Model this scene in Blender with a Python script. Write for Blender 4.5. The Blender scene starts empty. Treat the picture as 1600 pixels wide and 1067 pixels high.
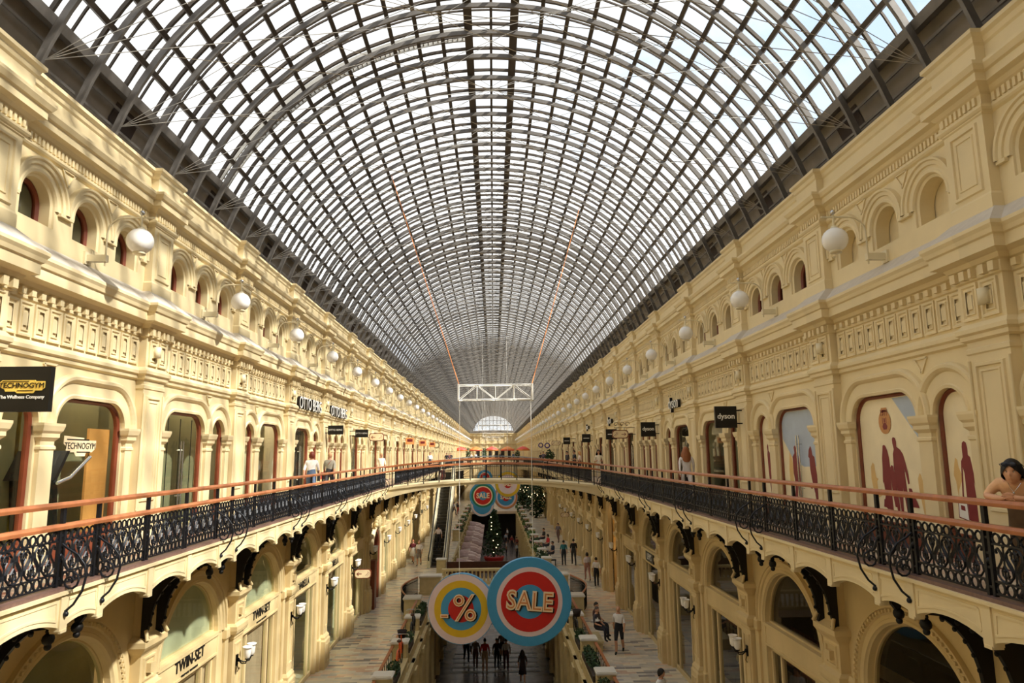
import bpy, bmesh, math, random
from mathutils import Vector, Matrix
R = random.Random(11)
PI = math.pi
sc = bpy.context.scene
COL = sc.collection

# ------------------------------------------------------------------ helpers
class MB:
    """collects faces; x is the distance d out of the wall, y runs along the hall, z is height"""
    def __init__(s): s.v, s.f, s.m, s.sm, s.mi, s.smooth = [], [], [], [], 0, False
    def face(s, pts):
        i = len(s.v); s.v += [tuple(p) for p in pts]
        s._f(tuple(range(i, i + len(pts))))
    def _f(s, idx): s.f.append(idx); s.m.append(s.mi); s.sm.append(s.smooth)
    def box(s, x0, x1, y0, y1, z0, z1):
        i = len(s.v)
        s.v += [(x, y, z) for z in (z0, z1) for (x, y) in ((x0, y0), (x1, y0), (x1, y1), (x0, y1))]
        for q in ((0, 3, 2, 1), (4, 5, 6, 7), (0, 1, 5, 4), (1, 2, 6, 5), (2, 3, 7, 6), (3, 0, 4, 7)):
            s._f(tuple(i + k for k in q))
    def grid(s, rings, cu=False, cv=False):
        n = len(rings[0]); i = len(s.v)
        for r in rings: s.v += [tuple(p) for p in r]
        m = len(rings)
        for a in range(m if cv else m - 1):
            b = (a + 1) % m
            for k in range(n if cu else n - 1):
                l = (k + 1) % n
                s._f((i + a * n + k, i + a * n + l, i + b * n + l, i + b * n + k))
    def tube(s, path, r, n=6, closed=False, caps=True):
        P = [Vector(p) for p in path]; rings = []; N = len(P); up = None
        rad = r if isinstance(r, (list, tuple)) else [r] * N
        for k in range(N):
            t = (P[(k + 1) % N] - P[k - 1]) if closed else (P[min(k + 1, N - 1)] - P[max(k - 1, 0)])
            if t.length < 1e-9: t = Vector((0, 0, 1))
            t.normalize()
            if up is None:
                up = t.orthogonal().normalized()
            up = (up - t * up.dot(t))
            if up.length < 1e-6: up = t.orthogonal()
            up.normalize(); sd = t.cross(up)
            rings.append([P[k] + (up * math.cos(a) + sd * math.sin(a)) * rad[k] for a in [2 * PI * j / n + PI / n for j in range(n)]])
        sm = s.smooth; s.smooth = n > 5
        s.grid(rings, True, closed); s.smooth = sm
        if caps and not closed: s.face(rings[0][::-1]); s.face(rings[-1])
    def lathe(s, prof, c=(0, 0, 0), n=16, a0=0, a1=2 * PI):
        full = abs(a1 - a0 - 2 * PI) < 1e-6; k = n if full else n + 1
        rings = [[(c[0] + r * math.cos(a0 + (a1 - a0) * j / n), c[1] + r * math.sin(a0 + (a1 - a0) * j / n), c[2] + z) for j in range(k)] for r, z in prof]
        sm = s.smooth; s.smooth = True; s.grid(rings, full); s.smooth = sm
    def ball(s, c, r, n=12, sq=(1, 1, 1)):
        m = max(6, n // 2)
        rings = [[(c[0] + sq[0] * r * math.sin(PI * i / m) * math.cos(2 * PI * j / n), c[1] + sq[1] * r * math.sin(PI * i / m) * math.sin(2 * PI * j / n), c[2] - sq[2] * r * math.cos(PI * i / m)) for j in range(n)] for i in range(m + 1)]
        sm = s.smooth; s.smooth = True; s.grid(rings, True); s.smooth = sm
    def prism(s, poly, vec):
        v = Vector(vec); a = [Vector(p) for p in poly]; b = [p + v for p in a]
        s.face(a[::-1]); s.face(b)
        for k in range(len(a)):
            l = (k + 1) % len(a); s.face([a[k], a[l], b[l], b[k]])
    def bar(s, p, q, w, h=None, up=(0, 0, 1)):
        p, q = Vector(p), Vector(q); t = (q - p).normalized(); u = Vector(up)
        sd = t.cross(u)
        if sd.length < 1e-5: sd = t.orthogonal()
        sd.normalize(); u = sd.cross(t); h = h or w
        r = lambda c: [c + sd * w / 2 + u * h / 2, c - sd * w / 2 + u * h / 2, c - sd * w / 2 - u * h / 2, c + sd * w / 2 - u * h / 2]
        a, b = r(p), r(q); s.grid([a, b], True); s.face(a[::-1]); s.face(b)
    def mesh(s, name, mats, mirror=False):
        me = bpy.data.meshes.new(name)
        v = [(-x, y, z) for x, y, z in s.v] if mirror else s.v
        f = [q[::-1] for q in s.f] if mirror else s.f
        me.from_pydata(v, [], f)
        for m in (mats if isinstance(mats, (list, tuple)) else [mats]): me.materials.append(m)
        me.polygons.foreach_set('material_index', s.m)
        me.polygons.foreach_set('use_smooth', s.sm)
        me.update()
        return me
    def build(s, name, mats, parent=None, loc=(0, 0, 0), mirror=False):
        return put(name, s.mesh(name, mats, mirror), parent, loc)

def put(name, data, parent=None, loc=(0, 0, 0), rot=(0, 0, 0)):
    o = bpy.data.objects.new(name, data); COL.objects.link(o)
    o.parent = parent; o.location = loc; o.rotation_euler = rot
    return o
def empty(name, loc=(0, 0, 0), rz=0, parent=None):
    o = put(name, None, parent, loc, (0, 0, rz)); o.empty_display_size = .2
    return o
def tag(o, label, cat, group=None, kind=None):
    o['label'] = label; o['category'] = cat
    if group: o['group'] = group
    if kind: o['kind'] = kind
    return o
def struct(o): o['kind'] = 'structure'; return o
def copy_tree(o, parent=None):
    c = o.copy(); COL.objects.link(c); c.parent = parent
    for ch in list(o.children): copy_tree(ch, c)
    return c
ORD = 'first second third fourth fifth sixth seventh eighth ninth tenth eleventh twelfth thirteenth fourteenth fifteenth sixteenth seventeenth eighteenth nineteenth twentieth'.split()
def ordn(i):
    if i < 20: return ORD[i]
    t = ['twenty', 'thirty', 'forty'][(i + 1) // 10 - 2]
    return t + '-' + ORD[(i + 1) % 10 - 1] if (i + 1) % 10 else {30: 'thirtieth', 40: 'fortieth'}[i + 1]

# ------------------------------------------------------------------ materials
def lin(c): return tuple(((x / 255) / 12.92 if x / 255 <= .04045 else ((x / 255 + .055) / 1.055) ** 2.4) for x in c)
def mat(name, rgb, rough=.6, metal=0, var=.08, scale=6, bump=0, spec=.4, emit=None, es=0):
    m = bpy.data.materials.new(name); m.use_nodes = True; nt = m.node_tree; N = nt.nodes; L = nt.links
    b = N['Principled BSDF']; c = lin(rgb)
    b.inputs['Roughness'].default_value = rough; b.inputs['Metallic'].default_value = metal
    b.inputs['Specular IOR Level'].default_value = spec
    tc = N.new('ShaderNodeTexCoord'); nz = N.new('ShaderNodeTexNoise')
    nz.inputs['Scale'].default_value = scale; nz.inputs['Detail'].default_value = 4
    L.new(tc.outputs['Object'], nz.inputs['Vector'])
    rp = N.new('ShaderNodeValToRGB'); rp.color_ramp.elements[0].position = .3; rp.color_ramp.elements[1].position = .7
    rp.color_ramp.elements[0].color = (*[x * (1 - var) for x in c], 1); rp.color_ramp.elements[1].color = (*[min(1, x * (1 + var)) for x in c], 1)
    L.new(nz.outputs['Fac'], rp.inputs['Fac']); L.new(rp.outputs['Color'], b.inputs['Base Color'])
    if bump:
        bp = N.new('ShaderNodeBump'); bp.inputs['Strength'].default_value = bump; bp.inputs['Distance'].default_value = .02
        L.new(nz.outputs['Fac'], bp.inputs['Height']); L.new(bp.outputs['Normal'], b.inputs['Normal'])
    if emit:
        b.inputs['Emission Color'].default_value = (*lin(emit), 1); b.inputs['Emission Strength'].default_value = es
    return m
def glassmat(name, tint, gloss, rough=.02):
    m = bpy.data.materials.new(name); m.use_nodes = True; nt = m.node_tree; N = nt.nodes; L = nt.links
    N.remove(N['Principled BSDF'])
    t = N.new('ShaderNodeBsdfTransparent'); t.inputs['Color'].default_value = (*tint, 1)
    g = N.new('ShaderNodeBsdfGlossy'); g.inputs['Roughness'].default_value = rough
    ge = N.new('ShaderNodeNewGeometry'); dt = N.new('ShaderNodeVectorMath'); dt.operation = 'DOT_PRODUCT'
    L.new(ge.outputs['Normal'], dt.inputs[0]); L.new(ge.outputs['Incoming'], dt.inputs[1])
    def M2(op, a, b=None, clamp=False):
        n = N.new('ShaderNodeMath'); n.operation = op; n.use_clamp = clamp
        for k, v in enumerate((a, b)):
            if v is None: continue
            if isinstance(v, (int, float)): n.inputs[k].default_value = v
            else: L.new(v, n.inputs[k])
        return n.outputs[0]
    f = M2('POWER', M2('SUBTRACT', 1.0, M2('ABSOLUTE', dt.outputs['Value'])), 5.0)            # Schlick
    ml = N.new('ShaderNodeMath'); ml.operation = 'MULTIPLY'; ml.inputs[1].default_value = gloss; ml.use_clamp = True
    L.new(M2('ADD', M2('MULTIPLY', f, .96), .04), ml.inputs[0])
    mx = N.new('ShaderNodeMixShader'); L.new(ml.outputs[0], mx.inputs[0]); L.new(t.outputs[0], mx.inputs[1]); L.new(g.outputs[0], mx.inputs[2])
    L.new(mx.outputs[0], N['Material Output'].inputs['Surface'])
    return m
def floormat(name, cols, w, h, mortar, rough=.28, rot=0):
    m = bpy.data.materials.new(name); m.use_nodes = True; nt = m.node_tree; N = nt.nodes; L = nt.links
    b = N['Principled BSDF']; b.inputs['Roughness'].default_value = rough; b.inputs['Specular IOR Level'].default_value = .5
    tc = N.new('ShaderNodeTexCoord'); mp = N.new('ShaderNodeMapping'); mp.inputs['Rotation'].default_value = (0, 0, rot)
    L.new(tc.outputs['Object'], mp.inputs['Vector'])
    br = N.new('ShaderNodeTexBrick'); br.inputs['Scale'].default_value = 1; br.inputs['Brick Width'].default_value = w; br.inputs['Row Height'].default_value = h
    br.inputs['Mortar Size'].default_value = .006; br.inputs['Color1'].default_value = (0, 0, 0, 1); br.inputs['Color2'].default_value = (1, 1, 1, 1)
    br.inputs['Mortar'].default_value = (.45, .45, .45, 1); br.inputs['Bias'].default_value = 0
    L.new(mp.outputs[0], br.inputs['Vector'])
    rp = N.new('ShaderNodeValToRGB'); e = rp.color_ramp.elements; rp.color_ramp.interpolation = 'CONSTANT'
    for k, c in enumerate(cols):
        el = e[k] if k < 2 else e.new(1)
        el.position = k / len(cols); el.color = (*lin(c), 1)
    L.new(br.outputs['Color'], rp.inputs['Fac'])
    nz = N.new('ShaderNodeTexNoise'); nz.inputs['Scale'].default_value = 3; nz.inputs['Detail'].default_value = 5; L.new(tc.outputs['Object'], nz.inputs['Vector'])
    mx = N.new('ShaderNodeMixRGB'); mx.blend_type = 'OVERLAY'; mx.inputs[0].default_value = .35
    L.new(rp.outputs[0], mx.inputs[1]); L.new(nz.outputs['Fac'], mx.inputs[2]); L.new(mx.outputs[0], b.inputs['Base Color'])
    return m
def leafmat(name, a, b_): 
    m = mat(name, a, .6, var=.5, scale=9); return m

CREAM = mat('cream_plaster', (227, 209, 166), .62, var=.05, scale=1.3, bump=.05)
CREAM2 = mat('cream_plaster_shaded', (214, 192, 144), .6, var=.06, scale=1.3, bump=.05)  # darker cream, the weaker light under the galleries is put into its colour
LEAD = mat('grey_flashing', (206, 198, 186), .5, var=.08)
NICHE = mat('niche_plaster', (222, 204, 162), .7, var=.05)
REDWOOD = mat('red_brown_wood', (122, 62, 40), .35, var=.15, scale=4)
RAILWOOD = mat('rail_wood', (176, 110, 70), .32, var=.16, scale=7)
IRON = mat('black_iron', (30, 32, 38), .42, .3, var=.1)
IRON2 = mat('bracket_iron', (20, 18, 17), .55, .2, var=.1)
STEELD = mat('dark_roof_steel', (76, 67, 58), .55, .2, var=.12)
STEELG = mat('grey_roof_steel', (118, 114, 110), .5, .2, var=.12)
TIE = mat('tie_rod_steel', (176, 172, 164), .4, .5, var=.1)
BAND = mat('roof_band_panel', (128, 120, 110), .7, var=.18, scale=2)
BANDD = mat('roof_band_vent', (52, 40, 34), .7)
STONE = mat('parapet_stone', (206, 188, 140), .6, var=.08, scale=4)
SLABW = mat('white_marble_cap', (226, 222, 212), .35, var=.05, scale=3)
KERB = mat('red_granite_kerb', (118, 92, 84), .45, var=.15, scale=14)
GALFLOOR = floormat('gallery_tiles', [(206, 178, 160), (196, 186, 170), (186, 132, 112), (210, 196, 178), (190, 168, 150)], .6, .3, .01)
SKIRT = mat('dark_red_skirting', (92, 50, 42), .4, var=.2, scale=10)
FLOORM = floormat('marble_floor', [(222, 212, 192), (208, 200, 180), (228, 214, 186), (196, 192, 182), (224, 200, 174), (212, 204, 190), (180, 178, 174), (228, 220, 200), (212, 178, 152), (200, 196, 184), (134, 132, 132)], .62, .2, .006)
BASEF = floormat('basement_floor', [(96, 86, 82), (108, 98, 92), (84, 76, 74), (116, 104, 98)], 1.2, .5, .006, .25)
STEPM = mat('dark_step_stone', (84, 76, 72), .4, var=.15)
WHITE = mat('white_paint', (240, 238, 232), .45, var=.03)
GLOBE = mat('opal_globe_glass', (246, 244, 240), .25, var=.01)
LAMPMETAL = mat('cream_lamp_metal', (226, 214, 180), .4, var=.05)
CHROME = mat('polished_steel', (200, 200, 200), .18, .9, var=.04)
BLACK = mat('black_sign', (20, 19, 18), .4, var=.05)
INK = mat('black_lettering', (18, 16, 16), .5)
DGREEN = mat('dark_green_leaves', (40, 66, 30), .6, var=.5, scale=5)
MGREEN = mat('mid_green_leaves', (72, 104, 44), .6, var=.45, scale=5)
SHOPFILL = mat('shop_fill_glow', (255, 240, 210), .5, emit=(255, 240, 214), es=16); SHOPFILLDIM = mat('shop_fill_glow_dim', (255, 230, 190), .5, emit=(255, 226, 180), es=1.5)  # glow of the added fill strips, stronger behind the left shop fronts
ROOFGLASS = glassmat('roof_glass', (.95, .965, .97), .35)
SHOPGLASS = glassmat('shop_glass', (.80, .85, .79), .8)
DARKGLASS = glassmat('dark_shop_glass', (.6, .6, .56), 1.2)
CURTAIN = mat('pale_shop_blind', (196, 196, 168), .7, var=.08, scale=2)
BLIND = mat('beige_wood_blind', (206, 178, 150), .6, var=.1, scale=3)
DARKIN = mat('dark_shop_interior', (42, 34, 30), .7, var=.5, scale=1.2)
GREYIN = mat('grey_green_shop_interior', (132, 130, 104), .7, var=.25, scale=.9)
WOODIN = mat('orange_wood_panel', (214, 150, 84), .5, var=.12, scale=2)
BRICKIN = floormat('brick_interior', [(112, 66, 48), (96, 58, 44), (124, 78, 58), (86, 54, 44)], .26, .08, .01, .7)
BLUE = mat('sign_blue', (74, 158, 208), .4, var=.03)
PINKW = mat('sign_pale_pink', (236, 214, 216), .4, var=.03)
RED = mat('sign_red', (206, 44, 40), .4, var=.04)
YEL = mat('sign_yellow', (230, 190, 48), .4, var=.04)
GRN = mat('sign_green', (40, 128, 104), .4, var=.04)
LETC = mat('letter_cream', (250, 226, 190), .4, var=.02)
LETO = mat('letter_orange', (224, 144, 84), .4, var=.03)
ORANGE = mat('orange_strap', (222, 140, 84), .6)
SILRED = mat('poster_maroon', (128, 44, 48), .5, var=.03)
SILTAN = mat('poster_tan', (222, 186, 122), .5, var=.03)
POSTERBG = mat('poster_cream', (240, 226, 190), .45, var=.05, scale=3)
POSTERSKY = mat('poster_sky_blue', (176, 190, 208), .45, var=.06, scale=3)
MX = {}
def cm(rgb, rough=.7):
    if rgb not in MX: MX[rgb] = mat('cloth_%02x%02x%02x' % rgb, rgb, rough, var=.07, scale=12)
    return MX[rgb]
SKIN = mat('skin', (206, 156, 126), .5, var=.04, spec=.3)

# ------------------------------------------------------------------ main dimensions
B, Y0, XW = 4.92, 9.46, 7.0      # bay length, first pilaster, wall plane
K0, K1 = -4, 40                  # bays K0..K1-1
YS, YE = Y0 + B * K0, Y0 + B * K1
GAL = 6.5                        # gallery floor
def yk(k): return Y0 + B * k

# ------------------------------------------------------------------ people first (skin modifiers are cheap in an empty scene)
def head_mesh(c, s=1.0, yaw=0, pitch=0, face=True):
    """a head facing -y around the point c; list of verts + faces"""
    bm = bmesh.new(); bmesh.ops.create_icosphere(bm, subdivisions=5 if s > 1.001 else 3, radius=1)
    for v in bm.verts:
        x, y, z = v.co
        w = 1 - .28 * max(0, -z) ** 1.5 - .05 * max(0, z)          # jaw narrows
        nx, ny, nz = x * .078 * w, y * .097, z * .118
        if z < -.1: ny += -.012 * (-z) * (1 if y < 0 else -.6) + (.02 * -z if y > 0 else 0)
        if y < 0:
            nose = math.exp(-((x / .17) ** 2)) * math.exp(-(((z + .12) / .22) ** 2)); ny -= .024 * nose
            for ex in (-.38, .38):
                ny += .011 * math.exp(-(((x - ex) / .2) ** 2)) * math.exp(-(((z - .1) / .13) ** 2))
            ny -= .006 * math.exp(-((x / .34) ** 2)) * math.exp(-(((z + .47) / .1) ** 2))
            ny -= .008 * math.exp(-((x / .3) ** 2)) * math.exp(-(((z + .8) / .16) ** 2))
            ny -= .004 * math.exp(-(((z - .28) / .1) ** 2))
        v.co = Vector((nx, ny, nz)) * s
    for sx in (-1, 1):                                                # ears
        r = bmesh.ops.create_icosphere(bm, subdivisions=2, radius=1)
        for v in r['verts']: v.co = Vector((sx * .077 + v.co.x * .011, .012 + v.co.y * .02, -.004 + v.co.z * .034)) * s
    M = Matrix.Translation(c) @ Matrix.Rotation(yaw, 4, 'Z') @ Matrix.Rotation(pitch, 4, 'X')
    bm.transform(M); bm.verts.ensure_lookup_table()
    V = [v.co.copy() for v in bm.verts]; F = [[v.index for v in f.verts] for f in bm.faces]; bm.free()
    return V, F, M
def hair_mesh(M, style, s=1.0):
    mb = MB(); mb.smooth = True; n, m = 28, 14; rings = []
    for i in range(m + 1):
        t = i / m; ring = []
        for j in range(n):
            a = 2 * PI * j / n; back = .5 + .5 * math.sin(a)          # sin=1 -> +y (back)
            front = max(0, -math.sin(a)); sd = abs(math.cos(a))
            ph = t * (1.12 + 1.0 * back + .30 * sd - .10 * front ** 2) if style != 'short' else t * (1.10 + .85 * back)
            rr = (1.17 if style in ('bob', 'long') else 1.10) + .045 * math.sin(7 * a + 2.0 * t) * t + .03 * math.sin(3 * a + 1)
            x, y, z = .079 * rr * math.sin(ph) * math.cos(a), .099 * rr * math.sin(ph) * math.sin(a) + .006, .119 * (1.09 if ph < 1.2 else 1.0) * math.cos(ph)
            if style == 'bob' and t > .7: z -= .035 * (t - .7) / .3 * (sd + back) * .6; x *= 1.05
            if style == 'long' and t > .5:
                q = (t - .5) / .5
                if back > .35: z -= .28 * q * back; y += .03 * q; x *= 1 + .75 * q
            ring.append(M @ (Vector((x, y, z)) * s))
        rings.append(ring)
    mb.grid(rings, True)
    return mb
BONES = [('pel', 'wai'), ('wai', 'che'), ('che', 'nec'), ('nec', 'hed')] + [x for d in 'lr' for x in (('che', d + 'sh'), (d + 'sh', d + 'ue'), (d + 'ue', d + 'el'), (d + 'el', d + 'wr'), (d + 'wr', d + 'ha'), ('pel', d + 'hi'), (d + 'hi', d + 'th'), (d + 'th', d + 'kn'), (d + 'kn', d + 'cf'), (d + 'cf', d + 'an'), (d + 'an', d + 'to'))]
RAD = dict(pel=.125, wai=.11, che=.128, nec=.055, hed=.05, sh=.064, ue=.05, el=.041, wr=.029, ha=.026, hi=.098, th=.082, kn=.058, cf=.056, an=.04, to=.036)
def pose(kind, ph=1):
    J = dict(pel=(0, 0, .95), wai=(0, .0, 1.1), che=(0, .01, 1.30), nec=(0, .015, 1.455), hed=(0, .0, 1.56))
    for d, sx in (('l', 1), ('r', -1)):
        st = sx * ph
        J[d + 'sh'] = (sx * .165, .015, 1.385); J[d + 'ue'] = (sx * .20, .02, 1.27); J[d + 'el'] = (sx * .225, .03, 1.11)
        J[d + 'wr'] = (sx * .235, -.02, .87); J[d + 'ha'] = (sx * .232, -.045, .79)
        J[d + 'hi'] = (sx * .085, 0, .90); J[d + 'th'] = (sx * .092, -.01, .70); J[d + 'kn'] = (sx * .095, -.01, .50)
        J[d + 'cf'] = (sx * .097, .012, .33); J[d + 'an'] = (sx * .1, .02, .075); J[d + 'to'] = (sx * .115, -.12, .036)
        if kind == 'walk':
            J[d + 'th'] = (sx * .09, -.09 * st, .70); J[d + 'kn'] = (sx * .09, -.17 * st - .03, .51)
            J[d + 'cf'] = (sx * .09, -.2 * st + .06, .33); J[d + 'an'] = (sx * .09, -.27 * st + .08, .085 + (.05 if st < 0 else 0)); J[d + 'to'] = (sx * .1, -.27 * st - .06, .04)
            J[d + 'el'] = (sx * .225, .05 + .09 * st, 1.12); J[d + 'wr'] = (sx * .225, .0 + .18 * st, .9); J[d + 'ha'] = (sx * .22, -.02 + .2 * st, .83)
        if kind in ('sit', 'sitphone'):
            J[d + 'th'] = (sx * .10, -.22, .90); J[d + 'kn'] = (sx * .11, -.45, .88)
            J[d + 'cf'] = (sx * .11, -.47, .68); J[d + 'an'] = (sx * .11, -.46, .475); J[d + 'to'] = (sx * .12, -.60, .44)
            J[d + 'el'] = (sx * .23, -.03, 1.10); J[d + 'wr'] = (sx * .13, -.24, 1.02); J[d + 'ha'] = (sx * .1, -.31, 1.0)
        if kind == 'hold':
            J[d + 'el'] = (sx * .23, .02, 1.11); J[d + 'wr'] = (sx * .13, -.2, 1.12); J[d + 'ha'] = (sx * .07, -.25, 1.16)
        if kind == 'rail' and sx == ph:
            J[d + 'el'] = (sx * .27, -.08, 1.14); J[d + 'wr'] = (sx * .36, -.26, 1.08); J[d + 'ha'] = (sx * .38, -.33, 1.06)
    return J
DG = bpy.context.evaluated_depsgraph_get
def person(label, pos, rz, h, kind='stand', top=(220, 218, 214), low=(60, 60, 66), hair=(40, 30, 26), style='short', shoe=(50, 46, 44), ph=1, sleeve='short', shorts=False, skirt=None, J=None, bag=None, group=None, hy=0, hp=0, skin=None, hs=1.0, tone=1.1):
    J = J or pose(kind, ph); k = h / 1.68
    names = list(dict.fromkeys([n for b in BONES for n in b])); idx = {n: i for i, n in enumerate(names)}
    me = bpy.data.meshes.new('tmp'); me.from_pydata([J[n] for n in names], [(idx[a], idx[b]) for a, b in BONES], [])
    o = bpy.data.objects.new('tmp', me); COL.objects.link(o)
    o.modifiers.new('s', 'SKIN').use_smooth_shade = True
    sv = me.skin_vertices[0].data
    for n in names:
        r = RAD[n if n in RAD else n[1:]] * tone; w = 1.25 if n in ('che', 'pel') else 1.1 if n == 'wai' else 1
        sv[idx[n]].radius = (r * w, r * .92) if n in ('che', 'pel', 'wai') else (r, r)
        sv[idx[n]].use_root = n == 'pel'
    o.modifiers.new('d', 'SUBSURF').levels = 1
    bpy.context.view_layer.update()
    e = bpy.data.meshes.new_from_object(o.evaluated_get(DG()))
    V = [v.co.copy() for v in e.vertices]; F = [list(p.vertices) for p in e.polygons]
    bpy.data.objects.remove(o); bpy.data.meshes.remove(me); bpy.data.meshes.remove(e)
    mats = [skin or SKIN, cm(top), cm(low), cm(shoe)]
    def which(a, b):
        b = b if b in ('pel', 'wai', 'che', 'nec', 'hed') else b[1:]
        if b == 'hed': return 0
        if b in ('wai', 'che', 'nec', 'sh'): return 1
        if b == 'ue': return 1 if sleeve != 'none' else 0
        if b == 'el': return 1 if sleeve in ('long', 'short') else 0
        if b == 'wr': return 1 if sleeve == 'long' else 0
        if b == 'ha': return 0
        if b in ('hi', 'th'): return 2
        if b == 'kn': return 2
        if b in ('cf', 'an'): return 0 if shorts else 2
        return 3
    segs = [(Vector(J[a]), Vector(J[b]), which(a, b)) for a, b in BONES]
    mi = []
    for f in F:
        c = sum((V[i] for i in f), Vector()) / len(f); best = 9; bm_ = 0
        for a, b, w in segs:
            ab = b - a; t = max(0, min(1, (c - a).dot(ab) / max(ab.length_squared, 1e-9)))
            dd = (c - a - ab * t).length - (.09 if w == 2 and b.z > .8 else 0)
            if dd < best: best, bm_ = dd, w
        if bm_ == 1 and c.z < J['pel'][2] - .06: bm_ = 2
        mi.append(bm_)
    hc = Vector(J['hed']) + Vector((0, -.012, .055))
    hv, hf, M = head_mesh(hc, hs, hy, hp)
    off = len(V); V += hv; F += [[i + off for i in f] for f in hf]; mi += [0] * len(hf)
    body = bpy.data.meshes.new('person'); body.from_pydata(V, [], F)
    for m in mats: body.materials.append(m)
    body.polygons.foreach_set('material_index', mi); body.polygons.foreach_set('use_smooth', [True] * len(F)); body.update()
    p = put('person', body, None, pos, (0, 0, rz)); p.scale = (k, k, k)
    tag(p, label, 'person', group)
    if style != 'bald': hair_mesh(M, style, hs).build('hair', cm(hair, .55), p)
    if skirt:
        mb = MB(); z0, z1, r0, r1 = skirt[1:]
        mb.lathe([(r0, z0 - z0), (r0 * 1.1, -.1), (r1, z1 - z0), (r1 - .01, z1 - z0)], (0, 0, z0), 18); mb.build('skirt', cm(skirt[0]), p)
    if bag:
        mb = MB(); bx, by, bz, bw, bh = bag[1:]
        mb.box(bx - .04, bx + .04, by - bw / 2, by + bw / 2, bz - bh, bz); mb.tube([(bx, by, bz), (bx * .6, by, 1.15), (-bx * .45, by * .5 + (.13 if by > 0 else -.13), 1.44)], .008, 4)
        mb.build('shoulder_bag', cm(bag[0]), p)
    return p, M

# ------------------------------------------------------------------ wall vocabulary, in a bay frame (d out of the wall, s along, h up)
def outline(c, w, hb, hs, kind='arch', rc=.46, o=0, n=14):
    """opening outline from the left foot over the top to the right foot, grown by o; 'arch' springs at hs, 'round' tops out at hs+rc"""
    P = [(c - w / 2 - o, hb)]
    if kind in ('arch', 'low'):
        r = w / 2 + o; q = .89 if kind == 'low' else 1
        P += [(c - r * math.cos(PI * i / (2 * n)), hs + q * r * math.sin(PI * i / (2 * n))) for i in range(2 * n + 1)]
    else:
        r = rc + o; cl, cr = c - w / 2 + rc, c + w / 2 - rc
        P += [(cl - r * math.cos(PI / 2 * i / n), hs + r * math.sin(PI / 2 * i / n)) for i in range(n + 1)]
        P += [(cr + r * math.sin(PI / 2 * i / n), hs + r * math.cos(PI / 2 * i / n)) for i in range(n + 1)]
    return P + [(c + w / 2 + o, hb)]
def panel_with(mb, d, s0, s1, h0, h1, outs):
    """flat wall at depth d with openings cut out (outs sorted along s)"""
    x = s0
    for P in outs:
        a, b, hb = P[0][0], P[-1][0], P[0][1]
        mb.face([(d, x, h0), (d, a, h0), (d, a, h1), (d, x, h1)])
        if hb > h0 + 1e-4: mb.face([(d, a, h0), (d, b, h0), (d, b, hb), (d, a, hb)])
        for p, q in zip(P, P[1:]):
            if q[0] - p[0] > 1e-5: mb.face([(d, p[0], p[1]), (d, q[0], q[1]), (d, q[0], h1), (d, p[0], h1)])
        x = b
    mb.face([(d, x, h0), (d, s1, h0), (d, s1, h1), (d, x, h1)])
def sweep(mb, of, prof):
    """of(o) -> outline grown by o ; prof = [(o, d)]"""
    mb.grid([[(d, s, h) for s, h in of(o)] for o, d in prof])
def fill(mb, P, d): mb.face([(d, s, h) for s, h in P])
def rframe(mb, s0, s1, h0, h1, d, prof=((0, 0), (.012, .03), (.05, .03), (.06, .0))):
    def rect(o): return [(s0 + o, h0 + o), (s0 + o, h1 - o), (s1 - o, h1 - o), (s1 - o, h0 + o)]
    mb.grid([[(d + dd, s, h) for s, h in rect(o)] for o, dd in prof], True)
A_ = .44            # half pilaster
def ressaut(mb, prof, e=.15, a=A_, b=B, m=None):
    """horizontal moulding prof [(p, h)] along one bay, breaking forward by e over both half pilasters"""
    rows = [[(e + p, 0, h), (e + p, a + p, h), (p, a + p, h), (p, b - a - p, h), (e + p, b - a - p, h), (e + p, b, h)] for p, h in prof]
    for k in range(len(rows) - 1):
        if m: mb.mi = m(k)
        mb.grid(rows[k:k + 2])
    mb.mi = 0
def pier(mb, prof, e, a, c=0, d0=0):
    """three-sided pilaster, profile [(p, h)] bottom to top"""
    mb.grid([[(d0, c - a - p, h), (d0 + e + p, c - a - p, h), (d0 + e + p, c + a + p, h), (d0, c + a + p, h)] for p, h in prof])

# --- types of gallery bays: which openings (centre, width, kind)
NAR, WID = (1.14, .82, 'arch'), (3.05, 2.10, 'round')
def flip(t): return (B - t[0], t[1], t[2])
BAYS = {'nw': [NAR, WID], 'wn': [flip(WID), flip(NAR)], 'iii': [(1.20, .80, 'arch'), (2.46, .80, 'arch'), (3.72, .80, 'arch')]}
def bay_type(k): return 'iii' if k % 10 in (4,) else ('nw' if k % 2 == 0 else 'wn')
HS = 8.62      # spring of the gallery arches
def gal_outline(t, o=0, hb=GAL, n=12): return outline(t[0], t[1], hb, HS, t[2], .46, o, n)
ARCHV = [(0, -.02), (.0, .05), (.05, .06), (.07, .035), (.25, .03), (.27, .06), (.31, .095), (.36, .10), (.39, .06), (.40, 0)]

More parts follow.
